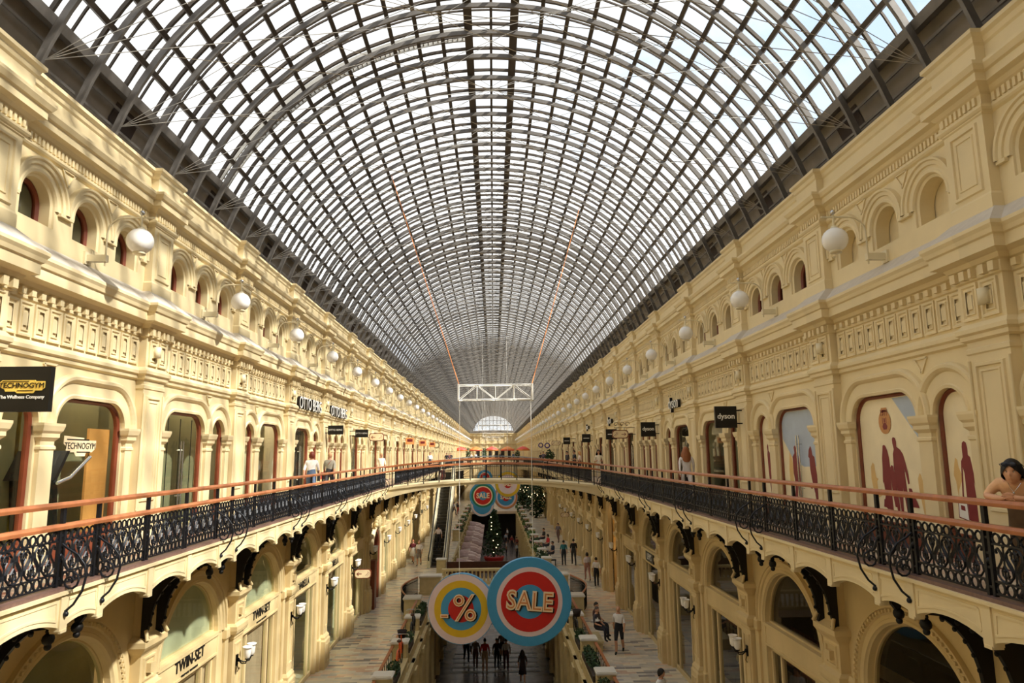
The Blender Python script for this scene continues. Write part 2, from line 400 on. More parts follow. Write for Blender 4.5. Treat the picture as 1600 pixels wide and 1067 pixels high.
def tri(mb, c, w, h1, h0):
    P = [(.012, c - w, h1), (.012, c + w, h1), (.012, c, h0)]
    for p, q in zip(P, P[1:] + P[:1]): mb.bar(p, q, .035, .03, (1, 0, 0))
def upper_wall(tp):
    mb = MB(); T = BAYS[tp]
    panel_with(mb, 0, A_ - .05, B - A_ + .05, GAL, 9.68, [gal_outline(t) for t in T])
    for t in T:
        of = lambda o, t=t: gal_outline(t, o)
        sweep(mb, of, [(0, 0), (0, -.16)])                                       # reveal
        arc = lambda o, t=t: gal_outline(t, o, HS)                               # archivolt stands on the imposts
        sweep(mb, arc, ARCHV)
    # pillars and jambs with impost capitals
    edges = [A_] + [x for t in T for x in (t[0] - t[1] / 2, t[0] + t[1] / 2)] + [B - A_]
    for i in range(0, len(edges), 2):
        c, a = (edges[i] + edges[i + 1]) / 2, (edges[i + 1] - edges[i]) / 2 - .05
        if i == 0: c, a = edges[1] - .15, .12
        if i == len(edges) - 2: c, a = edges[i] + .15, .12
        pier(mb, [(.05, GAL), (.05, GAL + .4), (.02, GAL + .45), (0, GAL + .5), (0, 8.22), (.02, 8.24), (.02, 8.28), (0, 8.3), (0, 8.36), (.05, 8.42), (.05, 8.48), (.08, 8.52), (.1, 8.6), (.1, 8.64), (-.02, 8.64)], .07, a, c)
        if a > .2: rframe(mb, c - a + .06, c + a - .06, 7.15, 8.12, .07, ((0, 0), (.01, .018), (.03, .018), (.035, 0)))
    for i in range(len(T) - 1):                                                  # sunk triangles between the arches
        c = (T[i][0] + T[i][1] / 2 + T[i + 1][0] - T[i + 1][1] / 2) / 2
        tri(mb, c, .17, 9.57, 9.33)
    # attic storey: three round-headed niches
    N = [outline(c, .84, 11.70, 12.03, 'arch') for c in NC]
    panel_with(mb, 0, A_ - .05, B - A_ + .05, 11.30, 12.82, N)
    for c in NC:
        of = lambda o, c=c: outline(c, .84, 11.70, 12.03, 'arch', 0, o)
        sweep(mb, of, [(0, 0), (-.01, -.03), (-.05, -.05), (-.05, -.30)])
        mb.face([(0, c - .42, 11.7), (-.31, c - .42, 11.72), (-.31, c + .42, 11.72), (0, c + .42, 11.7)])
        mb.mi = 1; fill(mb, of(0.02), -.31); mb.mi = 0
        arc = lambda o, c=c: outline(c, .84, 12.0, 12.03, 'arch', 0, o)
        sweep(mb, arc, [(.0, 0), (.02, .03), (.06, .035), (.08, .02), (.13, .02), (.14, .05), (.2, .055), (.215, .085), (.25, .09), (.258, 0)])
        for sx in (-1, 1): mb.box(0, .06, c + sx * .585 - .085, c + sx * .585 + .085, 11.95, 12.0)
    for c in (NC[0] + .675, NC[1] + .675): tri(mb, c, .17, 12.76, 12.5)
    return mb
NC = (1.11, 2.46, 3.81)
def gal_pilaster():
    mb = MB()
    pier(mb, [(.07, GAL), (.07, GAL + .42), (.03, GAL + .47), (.03, GAL + .52), (0, GAL + .55), (0, 9.42), (.02, 9.44), (.02, 9.5), (.0, 9.52), (0, 9.68)], .15, A_ - .02)
    rframe(mb, -.30, .30, 7.25, 9.30, .15); rframe(mb, -.20, .20, 7.35, 9.20, .15, ((0, 0), (.01, .015), (.03, .015), (.035, 0)))
    for sx in (-1, 1): mb.tube([(.16, sx * .40, 7.1), (.16, sx * .40, 9.34)], .025, 6)
    pier(mb, [(0.02, 11.25), (0.02, 11.56), (0, 11.6), (0, 12.72), (.02, 12.74), (.02, 12.82)], .15, A_ - .02)
    rframe(mb, -.30, .30, 11.66, 12.66, .15); rframe(mb, -.19, .19, 11.78, 12.54, .15, ((0, 0), (.01, .016), (.03, .016), (.035, 0)))
    return mb
def lower_cornice():
    mb = MB()
    P = [(0, 9.6), (.05, 9.63), (.05, 9.69), (.09, 9.72), (.09, 9.78), (.02, 9.86), (.02, 10.44), (.05, 10.46), (.05, 10.62), (.10, 10.64), (.14, 10.7), (.26, 10.74), (.26, 10.9), (.29, 10.92), (.31, 10.98), (.34, 11.03), (.34, 11.08), (-.02, 11.40)]
    ressaut(mb, P, m=lambda k: 1 if k == len(P) - 2 else 0)
    n = 11; w = (B - 2 * A_ - .12) / n
    for i in range(n):                                                           # frieze of sunk squares
        c = A_ + .06 + w * (i + .5)
        rframe(mb, c - w * .44, c + w * .44, 9.9, 10.42, .02, ((0, 0), (.0, .035), (.03, .035), (.05, .012), (.075, .012), (.08, .03), (.1, .03)))
        mb.box(.02, .045, c - .05, c + .05, 10.06, 10.26)
    for c in (.2, B - .2):
        rframe(mb, c - .17, c + .17, 9.9, 10.42, .17, ((0, 0), (.0, .035), (.03, .035), (.05, .012), (.075, .012), (.08, .03), (.1, .03)))
        mb.box(.17, .195, c - .05, c + .05, 10.06, 10.26)
    m = 17; w = (B - 2 * A_ - .1) / m
    for i in range(m): c = A_ + .05 + w * (i + .5); mb.box(.04, .115, c - .05, c + .05, 10.50, 10.60)
    for c in (.0, .2, .4, B - .2, B - .4): mb.box(.19, .28, max(0, c - .055), min(B, c + .055), 10.48, 10.61)
    return mb
def upper_cornice():
    mb = MB()
    P = [(0, 12.74), (.04, 12.77), (.06, 12.80), (.06, 12.84), (.02, 12.86), (.02, 13.0), (.06, 13.03), (.10, 13.08), (.19, 13.11), (.19, 13.23), (.23, 13.25), (.27, 13.32), (.27, 13.37), (.05, 13.42), (.05, 13.72), (.08, 13.75), (.10, 13.82), (.15, 13.86), (.15, 13.92), (-.3, 13.95)]
    ressaut(mb, P, m=lambda k: 1 if k in (12, 18) else 0)
    n = 40; w = (B - 2 * A_ - .1) / n
    for i in range(n): c = A_ + .05 + w * (i + .5); mb.box(.02, .055, c - .028, c + .028, 12.87, 12.99)
    for i in range(4):
        for c in (.05 + .1 * i, B - .05 - .1 * i): mb.box(.17, .205, c - .028, c + .028, 12.87, 12.99)
    return mb
# --- ground floor bay
DG_ = .22; GC, GW, GS = B / 2, 3.18, 3.84
def g_out(o=0, hb=0, w=GW): return outline(GC, w, hb, GS, 'low', 0, o, 16)
def ground_wall(lintel=True):
    mb = MB()
    panel_with(mb, DG_, .30, B - .30, 0, 6.3, [g_out()])
    sweep(mb, g_out, [(0, DG_), (-.02, DG_ - .02), (-.03, .08), (-.03, -.02)])
    sweep(mb, lambda o: g_out(o, GS), [(0, DG_), (.02, DG_ + .03), (.08, DG_ + .03), (.10, DG_ + .015), (.17, DG_ + .015), (.19, DG_ + .05), (.23, DG_ + .06), (.27, DG_ + .05), (.28, DG_ + .085), (.315, DG_ + .085), (.32, DG_)])
    if lintel:
        mb.box(.0, .19, GC - GW / 2 + .0, GC + GW / 2, 3.36, 3.78); mb.box(.0, .23, GC - GW / 2, GC + GW / 2, 3.78, 3.86); mb.box(.0, .21, GC - GW / 2, GC + GW / 2, 3.32, 3.37)
    return mb
def arch_beads(mb):
    for i in range(48):
        a = PI * (i + .5) / 48; r = GW / 2 + .225
        mb.box(DG_ + .06, DG_ + .1, GC - r * math.cos(a) - .025, GC - r * math.cos(a) + .025, GS + .89 * r * math.sin(a) - .025, GS + .89 * r * math.sin(a) + .025)
def ground_pilaster():
    mb = MB(); a, e, d0 = .30, .16, DG_
    pier(mb, [(.11, 0), (.11, 1.02), (.07, 1.08), (.07, 1.16), (.03, 1.22), (0, 1.26), (0, 3.50), (.03, 3.54), (.03, 3.6), (.10, 3.66), (.12, 3.74), (.12, 3.84), (.03, 3.9), (.03, 4.42), (.05, 4.46), (.12, 4.54), (.16, 4.60), (.16, 4.7), (.08, 4.74), (0, 4.78), (0, 6.3)], e, a, 0, d0)
    d = d0 + e
    rframe(mb, -.22, .22, 1.5, 3.4, d); rframe(mb, -.24, .24, .2, .9, d + .11); rframe(mb, -.23, .23, 3.95, 4.38, d + .03)
    mb.box(d + .03, d + .12, -.085, .085, 4.08, 4.25)
    for sx in (-1, 1):                                                           # scroll ears on the capital sides
        mb.tube([(d + .1, sx * .34, 4.9), (d + .14, sx * .38, 4.8), (d + .17, sx * .42, 4.72)], .035, 6)
        pier(mb, [(.04, 0), (.04, 1.1), (0, 1.16), (0, 3.55), (.05, 3.62), (.05, 3.82), (0, 3.88)], .06, .12, sx * .48, d0)
    return mb

# ------------------------------------------------------------------ the people
P_ = person
# --- gallery
P_('person in a white t-shirt with red-brown hair and a bag strap, left gallery', (-6.15, 24.35, GAL), PI + .15, 1.68, 'walk', (244, 240, 236), (92, 112, 140), (112, 48, 34), 'bob', bag=((40, 36, 36), -.24, .0, .95, .25, .2), tone=1.12)
P_('person in a grey top with fair short hair and a red bag, left gallery', (-6.1, 26.8, GAL), PI - .1, 1.66, 'walk', (178, 172, 158), (70, 70, 76), (196, 150, 110), 'short', ph=-1, bag=((196, 82, 70), .24, .05, 1.0, .3, .26), tone=1.12)
P_('person with long auburn hair in a white shirt seen from behind, right gallery', (5.95, 21.9, GAL), PI - .1, 1.70, 'walk', (226, 222, 222), (226, 222, 222), (150, 92, 54), 'long', sleeve='long', tone=.92)
P_('person with dark wavy hair in a cream blouse facing the camera, end of the footbridge', (5.9, 39.9, GAL), -.1, 1.72, 'hold', (240, 230, 206), (232, 222, 200), (34, 26, 24), 'long', tone=.9)
P_('person in pale clothes standing by the left end of the footbridge', (-6.0, 38.4, GAL), .4, 1.66, 'stand', (244, 232, 210), (230, 214, 190), (210, 170, 120), 'short')
P_('person in a white shirt on the far left gallery', (-5.9, 66.5, GAL), .2, 1.76, 'stand', (240, 238, 236), (60, 64, 80), (40, 30, 26), 'short')
P_('person in black leaning on the right railing beyond the footbridge', (5.9, 52, GAL), -1.2, 1.74, 'hold', (36, 38, 44), (44, 44, 50), (40, 28, 24), 'short')
P_('person with blond hair in a pale top beside the one in black, right gallery', (5.95, 49.2, GAL), -1.4, 1.66, 'hold', (226, 206, 190), (90, 90, 100), (214, 160, 100), 'long')
P_('person in dark grey behind the couple at the right railing', (5.95, 57.5, GAL), -1.0, 1.7, 'stand', (74, 66, 66), (44, 44, 50), (36, 26, 24), 'short')
FAR = [(-5.9, 90, (40, 40, 50), 'dark jacket, left end'), (-5.9, 95, (128, 82, 80), 'maroon top, second from the left'), (-5.9, 99, (60, 60, 66), 'grey top, third from the left'), (-4.0, 128.5, (240, 238, 236), 'white top near the left umbrella'), (-3.2, 129, (230, 228, 224), 'white shirt near the second umbrella'), (5.9, 79.5, (60, 40, 44), 'dark red top by the grey footbridge'), (5.9, 84, (96, 86, 98), 'violet top beyond the grey footbridge'), (5.9, 89, (50, 50, 60), 'black top beyond the grey footbridge'), (3.6, 128.5, (90, 110, 140), 'blue top under the right umbrellas'), (1.2, 128.6, (70, 70, 76), 'dark top under the middle umbrella')]
for x, y, c, t in FAR: P_('tiny distant person on the far gallery in a ' + t, (x, y, GAL), R.uniform(-.6, .6), R.uniform(1.62, 1.8), 'stand', c, (56, 56, 64), (44, 32, 28), 'short', group='distant people on the far gallery')
# --- ground floor
P_('bald bearded person in a white t-shirt and black shorts walking on the right', (5.1, 30.25, 0), -.35, 1.80, 'walk', (228, 226, 226), (30, 30, 34), (70, 44, 36), 'bald', shoe=(40, 46, 36), shorts=True, ph=-1, hy=.2)
P_('person in a teal shirt standing with hands behind, seen from behind', (5.1, 53.2, 0), PI, 1.74, 'stand', (44, 112, 118), (40, 46, 52), (36, 28, 26), 'short')
P_('person in a black t-shirt walking away beside the one in teal', (5.85, 53.4, 0), PI, 1.80, 'walk', (28, 27, 30), (52, 52, 54), (32, 26, 24), 'short')
P_('person in a white top and pink trousers walking away on the right', (6.0, 46.9, 0), PI + .1, 1.70, 'walk', (220, 206, 206), (176, 128, 116), (40, 28, 24), 'bob')
P_('person in a white shirt and black wide trousers walking away, nearest the stairs', (6.25, 44.6, 0), PI - .1, 1.72, 'walk', (230, 228, 230), (24, 24, 30), (34, 26, 24), 'short', shoe=(230, 230, 230), ph=-1)
P_('person in a dark patterned dress strolling far down the right aisle', (5.9, 66.5, 0), -.4, 1.70, 'walk', (120, 108, 116), (120, 92, 84), (40, 30, 26), 'bob')
P_('person with black hair and white top cut off by the bottom edge', (4.92, 22.0, 0), .8, 1.72, 'walk', (240, 240, 240), (40, 40, 46), (22, 18, 18), 'bob')
P_('person in a maroon top and white skirt walking on the left', (-6.15, 55.4, 0), -.1, 1.68, 'walk', (98, 30, 36), (236, 232, 226), (150, 88, 52), 'bob', shorts=True, skirt=((236, 232, 226), .98, .55, .15, .24))
P_('person in a white shirt and grey shorts walking beside the one in maroon', (-5.55, 54.1, 0), -.05, 1.76, 'walk', (232, 226, 226), (128, 116, 108), (120, 84, 60), 'short', shorts=True, ph=-1)
P_('person in a pale shirt and black trousers riding the escalator', (-4.2, 55.2, .98), PI, 1.74, 'rail', (222, 206, 200), (28, 28, 34), (40, 30, 26), 'short', shoe=(230, 230, 230), ph=1)
P_('person near the top of the escalator, legs showing under the footbridge', (-4.45, 62.5, 5.25), PI, 1.72, 'stand', (80, 40, 36), (120, 60, 50), (40, 30, 26), 'short', shorts=True)
P_('person in long dark violet clothes standing left of the far well', (-4.25, 67.5, 0), 1.2, 1.70, 'stand', (70, 62, 84), (66, 58, 80), (60, 44, 40), 'bob', sleeve='long')
for x, y, c, l, t in ((-5.3, 97, (214, 214, 224), (40, 44, 70), 'white shirt'), (-4.9, 99, (40, 46, 80), (50, 60, 90), 'navy top'), (-5.7, 98, (46, 44, 50), (36, 36, 40), 'black shirt'), (-4.7, 96, (30, 28, 30), (150, 50, 50), 'black top and red trousers')):
    P_('distant person in a %s, left aisle seen under the footbridge' % t, (x, y, 0), R.uniform(0, 6), 1.72, 'walk', c, l, (44, 32, 28), 'short', group='distant people in the left aisle')
g = tag(empty('stone_bench', (4.28, 31.2, 0)), 'stone ledge bench behind the right parapet by the sale disc', 'bench'); b = MB(); b.box(-.22, .22, -.8, .8, .36, .45); b.build('seat', STONE, g)
for q in (-.6, .6): b = MB(); b.box(-.18, .18, q - .08, q + .08, 0, .36); b.build('leg', STONE, g)
P_('person in a white hat and dark grey clothes sitting by the right parapet', (4.3, 30.9, 0), .85, 1.66, 'sitphone', (74, 70, 78), (36, 36, 44), (90, 80, 76), 'short')
P_('person with dark hair sitting behind the one in the white hat', (4.36, 31.5, 0), .95, 1.72, 'sitphone', (70, 46, 42), (46, 46, 52), (34, 26, 24), 'short')
for i, (x, y, c, t) in enumerate(((4.3, 57.8, (196, 44, 50), 'red'), (4.3, 53.2, (36, 44, 66), 'navy'), (4.3, 62.5, (44, 40, 44), 'black'))):
    g = tag(empty('stool', (x, y, 0)), 'small dark stool under the seated person in %s, right of the far well' % t, 'stool'); b = MB(); b.box(-.22, .22, -.22, .22, .38, .45); b.build('seat', IRON2, g)
    for q in ((-.18, -.18), (.18, -.18), (-.18, .18), (.18, .18)): b = MB(); b.box(q[0] - .02, q[0] + .02, q[1] - .02, q[1] + .02, 0, .38); b.build('leg', IRON2, g)
    P_('person in a %s top sitting right of the far well' % t, (x, y, 0), -1.2, 1.68, 'sitphone', c, (50, 50, 56), (36, 26, 24), 'bob' if i == 0 else 'short')
# --- basement
BZ = -4.1
P_('person in a white top and navy trousers with a bag in the basement', (-1.66, 44.2, BZ), .2, 1.68, 'walk', (220, 224, 226), (26, 30, 52), (60, 44, 36), 'short', shoe=(230, 230, 230), bag=((24, 24, 26), .26, 0, .9, .3, .3))
P_('person in grey beside the red shirt in the basement', (-1.1, 43.0, BZ), PI, 1.66, 'walk', (122, 108, 104), (110, 70, 66), (50, 36, 30), 'short', shoe=(220, 220, 220))
P_('person in a red t-shirt and beige shorts in the basement', (-.55, 42.3, BZ), PI, 1.78, 'stand', (204, 28, 28), (206, 176, 140), (40, 30, 26), 'short', shorts=True)
P_('person in black crouched between the others in the basement', (.12, 42.9, BZ), .3, 1.62, 'stand', (40, 38, 40), (28, 26, 28), (30, 24, 22), 'short')
P_('person in a white print t-shirt and dark red trousers in the basement', (.66, 42.5, BZ), PI, 1.70, 'walk', (220, 216, 218), (92, 30, 32), (40, 30, 26), 'short', shoe=(226, 226, 226))
P_('person in a pale shirt farthest back in the basement group', (.45, 44.3, BZ), 0, 1.72, 'stand', (150, 128, 124), (60, 52, 48), (36, 28, 24), 'short')
P_('person in a dark dress with long dark hair in the basement', (1.5, 40.2, BZ), PI, 1.68, 'walk', (56, 40, 38), (56, 40, 38), (32, 22, 20), 'long', shorts=True, skirt=((56, 40, 38), 1.0, .5, .14, .22))
for i, (x, y, c, t) in enumerate(((2.7, 86, (206, 214, 224), 'pale blue'), (1.5, 88, (214, 206, 206), 'white'), (2.3, 94, (130, 40, 46), 'dark red'), (1.6, 97, (170, 180, 196), 'light'), (2.9, 92, (120, 60, 50), 'brown'), (1.9, 103, (220, 220, 224), 'pale'))):
    P_('distant person in a %s top in the café basement' % t, (x, y, BZ), R.uniform(0, 6), 1.72, 'stand', c, (40, 38, 44), (40, 30, 26), 'short', group='distant people in the café basement')
h = MB(); h.lathe([(0, .10), (.07, .095), (.1, .04), (.11, .0), (.19, -.04), (.19, -.05), (.10, -.01)], (0, 0, 0), 16)
hat = h.build('hat', WHITE, None, (4.3 - .045, 30.9 - .03, 1.213)); tag(hat, 'white brimmed hat on the seated person by the right parapet', 'hat')

# --- the person leaning on the right railing, close to the camera (faces the hall and the camera)
J = pose('stand')
for d, sx in (('l', 1), ('r', -1)):
    J[d + 'hi'] = (sx * .09, .16, .88); J[d + 'th'] = (sx * .095, .14, .70); J[d + 'kn'] = (sx * .1, .13, .49); J[d + 'cf'] = (sx * .1, .15, .32); J[d + 'an'] = (sx * .105, .18, .075); J[d + 'to'] = (sx * .12, .05, .036)
J.update(pel=(0, .18, .92), wai=(0, .11, 1.05), che=(0, .0, 1.205), nec=(0, -.085, 1.30), hed=(0, -.135, 1.355))
J.update(lsh=(.18, -.02, 1.275), lue=(.25, -.06, 1.205), lel=(.285, -.12, 1.135), lwr=(.10, -.285, 1.125), lha=(.02, -.30, 1.145))
J.update(rsh=(-.18, -.02, 1.275), rue=(-.25, -.06, 1.205), rel=(-.29, -.11, 1.13), rwr=(-.10, -.30, 1.125), rha=(-.03, -.325, 1.13))
LW = (5.60, 7.52, GAL)
wp, WM = P_('person with short dark hair and sunglasses on the head leaning on the right railing', LW, -.93, 1.62, 'stand', (232, 184, 140), (120, 100, 80), (24, 20, 22), 'bob', J=J, hy=.08, hp=.10, tone=1.16, hs=1.12, skin=mat('skin_warm', (216, 164, 130), .5, var=.05, spec=.3))
hm = wp.data.materials[0]
b = MB(); b.smooth = True                                                    # folded hands with separate fingers
def finger(b, pts, r): b.tube(pts, [r * (1 - .12 * i) for i in range(len(pts))], 8)
for i, (dz, l) in enumerate(((.034, .9), (.018, 1.0), (.002, .95), (-.013, .78))):
    finger(b, [(.03, -.318, 1.140 + dz * .8), (-.01, -.338 - .004 * i, 1.148 + dz), (-.045 * l, -.343, 1.142 + dz), (-.072 * l, -.328, 1.132 + dz)], .0088)
    finger(b, [(-.04, -.325, 1.132 + dz * .6), (-.01 + .01 * i, -.33, 1.116 + dz * .5), (.02 * l, -.325, 1.108 + dz * .4), (.045 * l, -.315, 1.106 + dz * .3)], .0085)
finger(b, [(.035, -.30, 1.168), (.005, -.318, 1.186), (-.028, -.326, 1.184)], .0098); finger(b, [(-.05, -.31, 1.155), (-.03, -.305, 1.172), (-.002, -.31, 1.176)], .0098)
b.build('fingers', hm, wp)
EYE, IRIS, LIP, BROW = WHITE, BLACK, cm((150, 76, 70), .5), cm((40, 30, 28))
for sx in (-1, 1):
    b = MB(); b.ball(WM @ Vector((sx * .030, -.0865, .010)), .0105, 10, (1.25, .7, .62)); b.build('eye', EYE, wp)
    b = MB(); b.ball(WM @ Vector((sx * .030, -.0935, .0095)), .0052, 8); b.build('iris', IRIS, wp)
    b = MB(); b.tube([WM @ Vector((sx * q, yy, zz)) for q, yy, zz in ((.015, -.097, .026), (.03, -.096, .031), (.046, -.087, .026))], .0032, 5); b.build('eyebrow', BROW, wp)
    b = MB(); b.tube([WM @ Vector((sx * q, yy, zz)) for q, yy, zz in ((.018, -.094, .0155), (.030, -.096, .0185), (.043, -.088, .0145))], .0022, 5); b.build('eyelid', BROW, wp)
b = MB(); b.tube([WM @ Vector(q) for q in ((-.024, -.090, -.058), (-.010, -.0985, -.0555), (0, -.0995, -.0565), (.010, -.0985, -.0555), (.024, -.090, -.058))], [.002, .0042, .0044, .0042, .002], 6); b.tube([WM @ Vector(q) for q in ((-.02, -.091, -.0615), (0, -.0985, -.064), (.02, -.091, -.0615))], [.002, .005, .002], 6); b.build('lips', LIP, wp)
sgl = tag(empty('sunglasses', wp.matrix_basis @ (WM @ Vector((0, 0, 0)))), 'dark sunglasses pushed up on the hair of the leaning person', 'sunglasses'); sgl.rotation_euler = (.12, 0, -.93 + .08); sgl.scale = (1.12,) * 3
for sx in (-1, 1): b = MB(); b.ball((sx * .034, -.098, .082), .028, 12, (1.05, .3, .72)); b.build('lens', mat('sunglass_lens', (44, 50, 66), .12, var=.02), sgl)
b = MB(); b.tube([(-.008, -.105, .086), (.008, -.105, .086)], .004, 5); [b.tube([(s * .062, -.09, .085), (s * .088, -.03, .075), (s * .092, .04, .04)], .0035, 5) for s in (-1, 1)]; b.build('frame', BLACK, sgl)
b = MB(); b.ball((.275, -.075, 1.215), .04, 12, (.35, 1, .55)); b.build('sleeve_badge', BLACK, wp)
b = MB(); b.tube([(-.06, -.12, 1.285), (-.03, -.155, 1.23), (.0, -.165, 1.19), (.03, -.155, 1.23), (.06, -.12, 1.285)], .004, 5); b.ball((0, -.17, 1.18), .013, 8); b.build('necklace', CHROME, wp)
# mannequin inside a right-hand shop window
m_, _ = P_('mannequin', (7.6, 22.9, .02), -1.3, 1.84, 'stand', (24, 26, 34), (28, 30, 40), (60, 50, 40), 'bald', sleeve='long', skin=mat('mannequin_head', (206, 190, 130), .5))
m_.name = 'mannequin'; tag(m_, 'dark-dressed mannequin with pale head in the right ground-floor window', 'mannequin')
WALL = {}
for side, nm in ((-1, 'left'), (1, 'right')):
    w = struct(empty('wall_' + nm, (side * XW, YS, 0))); WALL[side] = w
    mir = side > 0
    M = {t: upper_wall(t).mesh('arcade_' + t, [CREAM, NICHE], mir) for t in BAYS}
    MP = gal_pilaster().mesh('gallery_pilaster', CREAM, mir)
    MLC = lower_cornice().mesh('lower_cornice', [CREAM, LEAD], mir); MUC = upper_cornice().mesh('upper_cornice', [CREAM, LEAD], mir)
    g1 = ground_wall(); MG = g1.mesh('ground_arcade', CREAM2, mir)
    g1 = ground_wall(); arch_beads(g1); MGB = g1.mesh('ground_arcade', CREAM2, mir)
    MGP = ground_pilaster().mesh('ground_pilaster', CREAM2, mir); MGO = ground_wall(False).mesh('ground_arcade', CREAM2, mir)
    for k in range(K0, K1):
        L = (0, B * (k - K0), 0)
        put('gallery_arcade', M[bay_type(k)], w, L); put('gallery_pilaster', MP, w, L)
        put('lower_cornice', MLC, w, L); put('upper_cornice', MUC, w, L)
        if not (side < 0 and k == 6): put('ground_arcade', MGO if k == 6 else (MGB if k == 0 else MG), w, L)
        put('ground_pilaster', MGP, w, L)

# ------------------------------------------------------------------ windows
def win_frame(of, ins=.055, d0=-.05, d1=-.13):
    mb = MB(); sweep(mb, of, [(0.0, d1), (0.0, d0), (-ins * .4, d0 + .015), (-ins, d0 - .02), (-ins, d1)]); return mb
nwin = 0; WIN = {}
def poly_fill(P, d, mat_, name):
    mb = MB(); fill(mb, P, d); return mb
for side in (-1, 1):
    mir = side > 0; FR = {}
    for tp, T in BAYS.items():
        for i, t in enumerate(T):
            of = lambda o, t=t: gal_outline(t, o)
            mb = win_frame(of)
            mb.box(-.14, -.03, t[0] - t[1] / 2 - .02, t[0] + t[1] / 2 + .02, GAL, GAL + .34)      # low panel under the pane
            gl = MB(); fill(gl, gal_outline(t, -.045, GAL + .34), -.10)
            a_ = -.2 if i == 0 else (T[i - 1][0] + T[i - 1][1] / 2 + t[0] - t[1] / 2) / 2; b_ = B + .2 if i == len(T) - 1 else (T[i + 1][0] - T[i + 1][1] / 2 + t[0] + t[1] / 2) / 2
            inn = MB(); inn.face([(-.8, a_, GAL), (-.8, b_, GAL), (-.8, b_, 9.6), (-.8, a_, 9.6)])
            door = None
            if t[2] == 'round' and tp == 'wn':
                mb = win_frame(of, .05)
                gl = MB(); fill(gl, gal_outline(t, -.045, GAL), -.10)
                door = MB(); door.mi = 0
                for s in (t[0] - .03, t[0] + .10): 
                    door.tube([(-.02, s - .04, 7.0), (-.02, s - .04, 8.45)], .016, 6)
                    for h in (7.25, 8.25): door.tube([(-.10, s - .04, h), (-.02, s - .04, h)], .01, 4)
                seam = MB()
                for s in (t[0] - .58, t[0] + .02, t[0] + .62): seam.box(-.105, -.09, s - .004, s + .004, GAL, 8.95)
            FR[tp, i] = (mb.mesh('window_frame', REDWOOD, mir), gl.mesh('window_glass', SHOPGLASS, mir), inn, door.mesh('door_handle', CHROME, mir) if door else None, seam.mesh('door_seam', INK, mir) if door else None)
    nf = win_frame(lambda o: outline(0, .76, 11.72, 12.03, 'arch', 0, o), .07, -.22, -.30); nf.box(-.30, -.22, -.38, .38, 11.70, 11.78)
    ng = MB(); fill(ng, outline(0, .66, 11.75, 12.03, 'arch'), -.265)
    nfm, ngm = nf.mesh('niche_window_frame', REDWOOD, mir), ng.mesh('niche_glass', DARKGLASS, mir)
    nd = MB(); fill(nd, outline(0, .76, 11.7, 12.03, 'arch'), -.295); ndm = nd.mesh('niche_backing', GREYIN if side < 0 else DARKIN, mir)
    # ground floor shop windows
    gf = MB(); x0, x1 = GC - GW / 2 + .03, GC + GW / 2 - .03
    sweep(gf, lambda o: g_out(o - .03, GS), [(0, -.02), (0, .09), (-.03, .09), (-.03, .0)]); gf.box(-.0, .10, x0, x1, 3.84, 3.90)
    for s in (x0 + .05, x0 + .62, x1 - .62, x1 - .05): gf.box(-.01, .10, s - .05, s + .05, 0, 3.34)
    gf.box(-.01, .10, x0, x1, 0, .16); gf.box(-.01, .10, x0, x1, 3.2, 3.36)
    gg = MB(); fill(gg, g_out(-.05, 3.86), .05); gg.face([(.05, x0, .1), (.05, x1, .1), (.05, x1, 3.3), (.05, x0, 3.3)])
    gfm = gf.mesh('shop_frame', CREAM2, mir); ggm = gg.mesh('shop_glass', DARKGLASS if side > 0 else SHOPGLASS, mir)
    def backing(P_up, d, m): q = .2 if d < -.1 else -1.05; mb = MB(); mb.face([(d, -q, 3.6), (d, B + q, 3.6), (d, B + q, 6.2), (d, -q, 6.2)]) if d < -.1 else fill(mb, g_out(.05, 3.7), d); return mb.mesh('fanlight_blind', m, mir)
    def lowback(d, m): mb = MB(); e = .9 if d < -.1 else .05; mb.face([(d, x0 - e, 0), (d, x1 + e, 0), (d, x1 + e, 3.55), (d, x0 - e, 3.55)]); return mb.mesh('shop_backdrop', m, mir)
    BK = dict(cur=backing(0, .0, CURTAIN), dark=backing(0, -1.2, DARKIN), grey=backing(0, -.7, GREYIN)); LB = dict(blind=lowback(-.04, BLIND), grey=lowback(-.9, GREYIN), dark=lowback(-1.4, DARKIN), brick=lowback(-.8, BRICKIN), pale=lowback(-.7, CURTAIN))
    GI = {n: FRm for n, FRm in ()}
    inm = {}
    def inner(tp, i, m):
        key = (tp, i, m.name)
        if key not in inm: inm[key] = FR[tp, i][2].mesh('shop_backdrop', m, mir)
        return inm[key]
    for k in range(K0 + 1, 36):
        tp = bay_type(k); L = (side * XW, yk(k), 0)
        for i, t in enumerate(BAYS[tp]):
            nwin += 1; w = struct(put('window_%d' % nwin, FR[tp, i][0], None, L)); WIN[side, k, i] = w
            poster = side > 0 and k in (0, 1)
            if not poster:
                put('window_glass', FR[tp, i][1], w)
                if k < 26:
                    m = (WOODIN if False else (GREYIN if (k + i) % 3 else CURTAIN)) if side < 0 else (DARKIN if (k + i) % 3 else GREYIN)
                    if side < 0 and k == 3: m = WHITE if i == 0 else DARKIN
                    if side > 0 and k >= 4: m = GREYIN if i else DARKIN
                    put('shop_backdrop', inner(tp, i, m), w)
            if FR[tp, i][3] and k < 14: put('door_handle', FR[tp, i][3], w); put('door_seam', FR[tp, i][4], w)
        if k < 22 and not (side > 0 and k in (0, -1)):
            for c in NC:
                nwin += 1; w = struct(put('window_%d' % nwin, nfm, None, (L[0], L[1] + c, 0))); put('niche_glass', ngm, w); put('niche_backing', ndm, w)
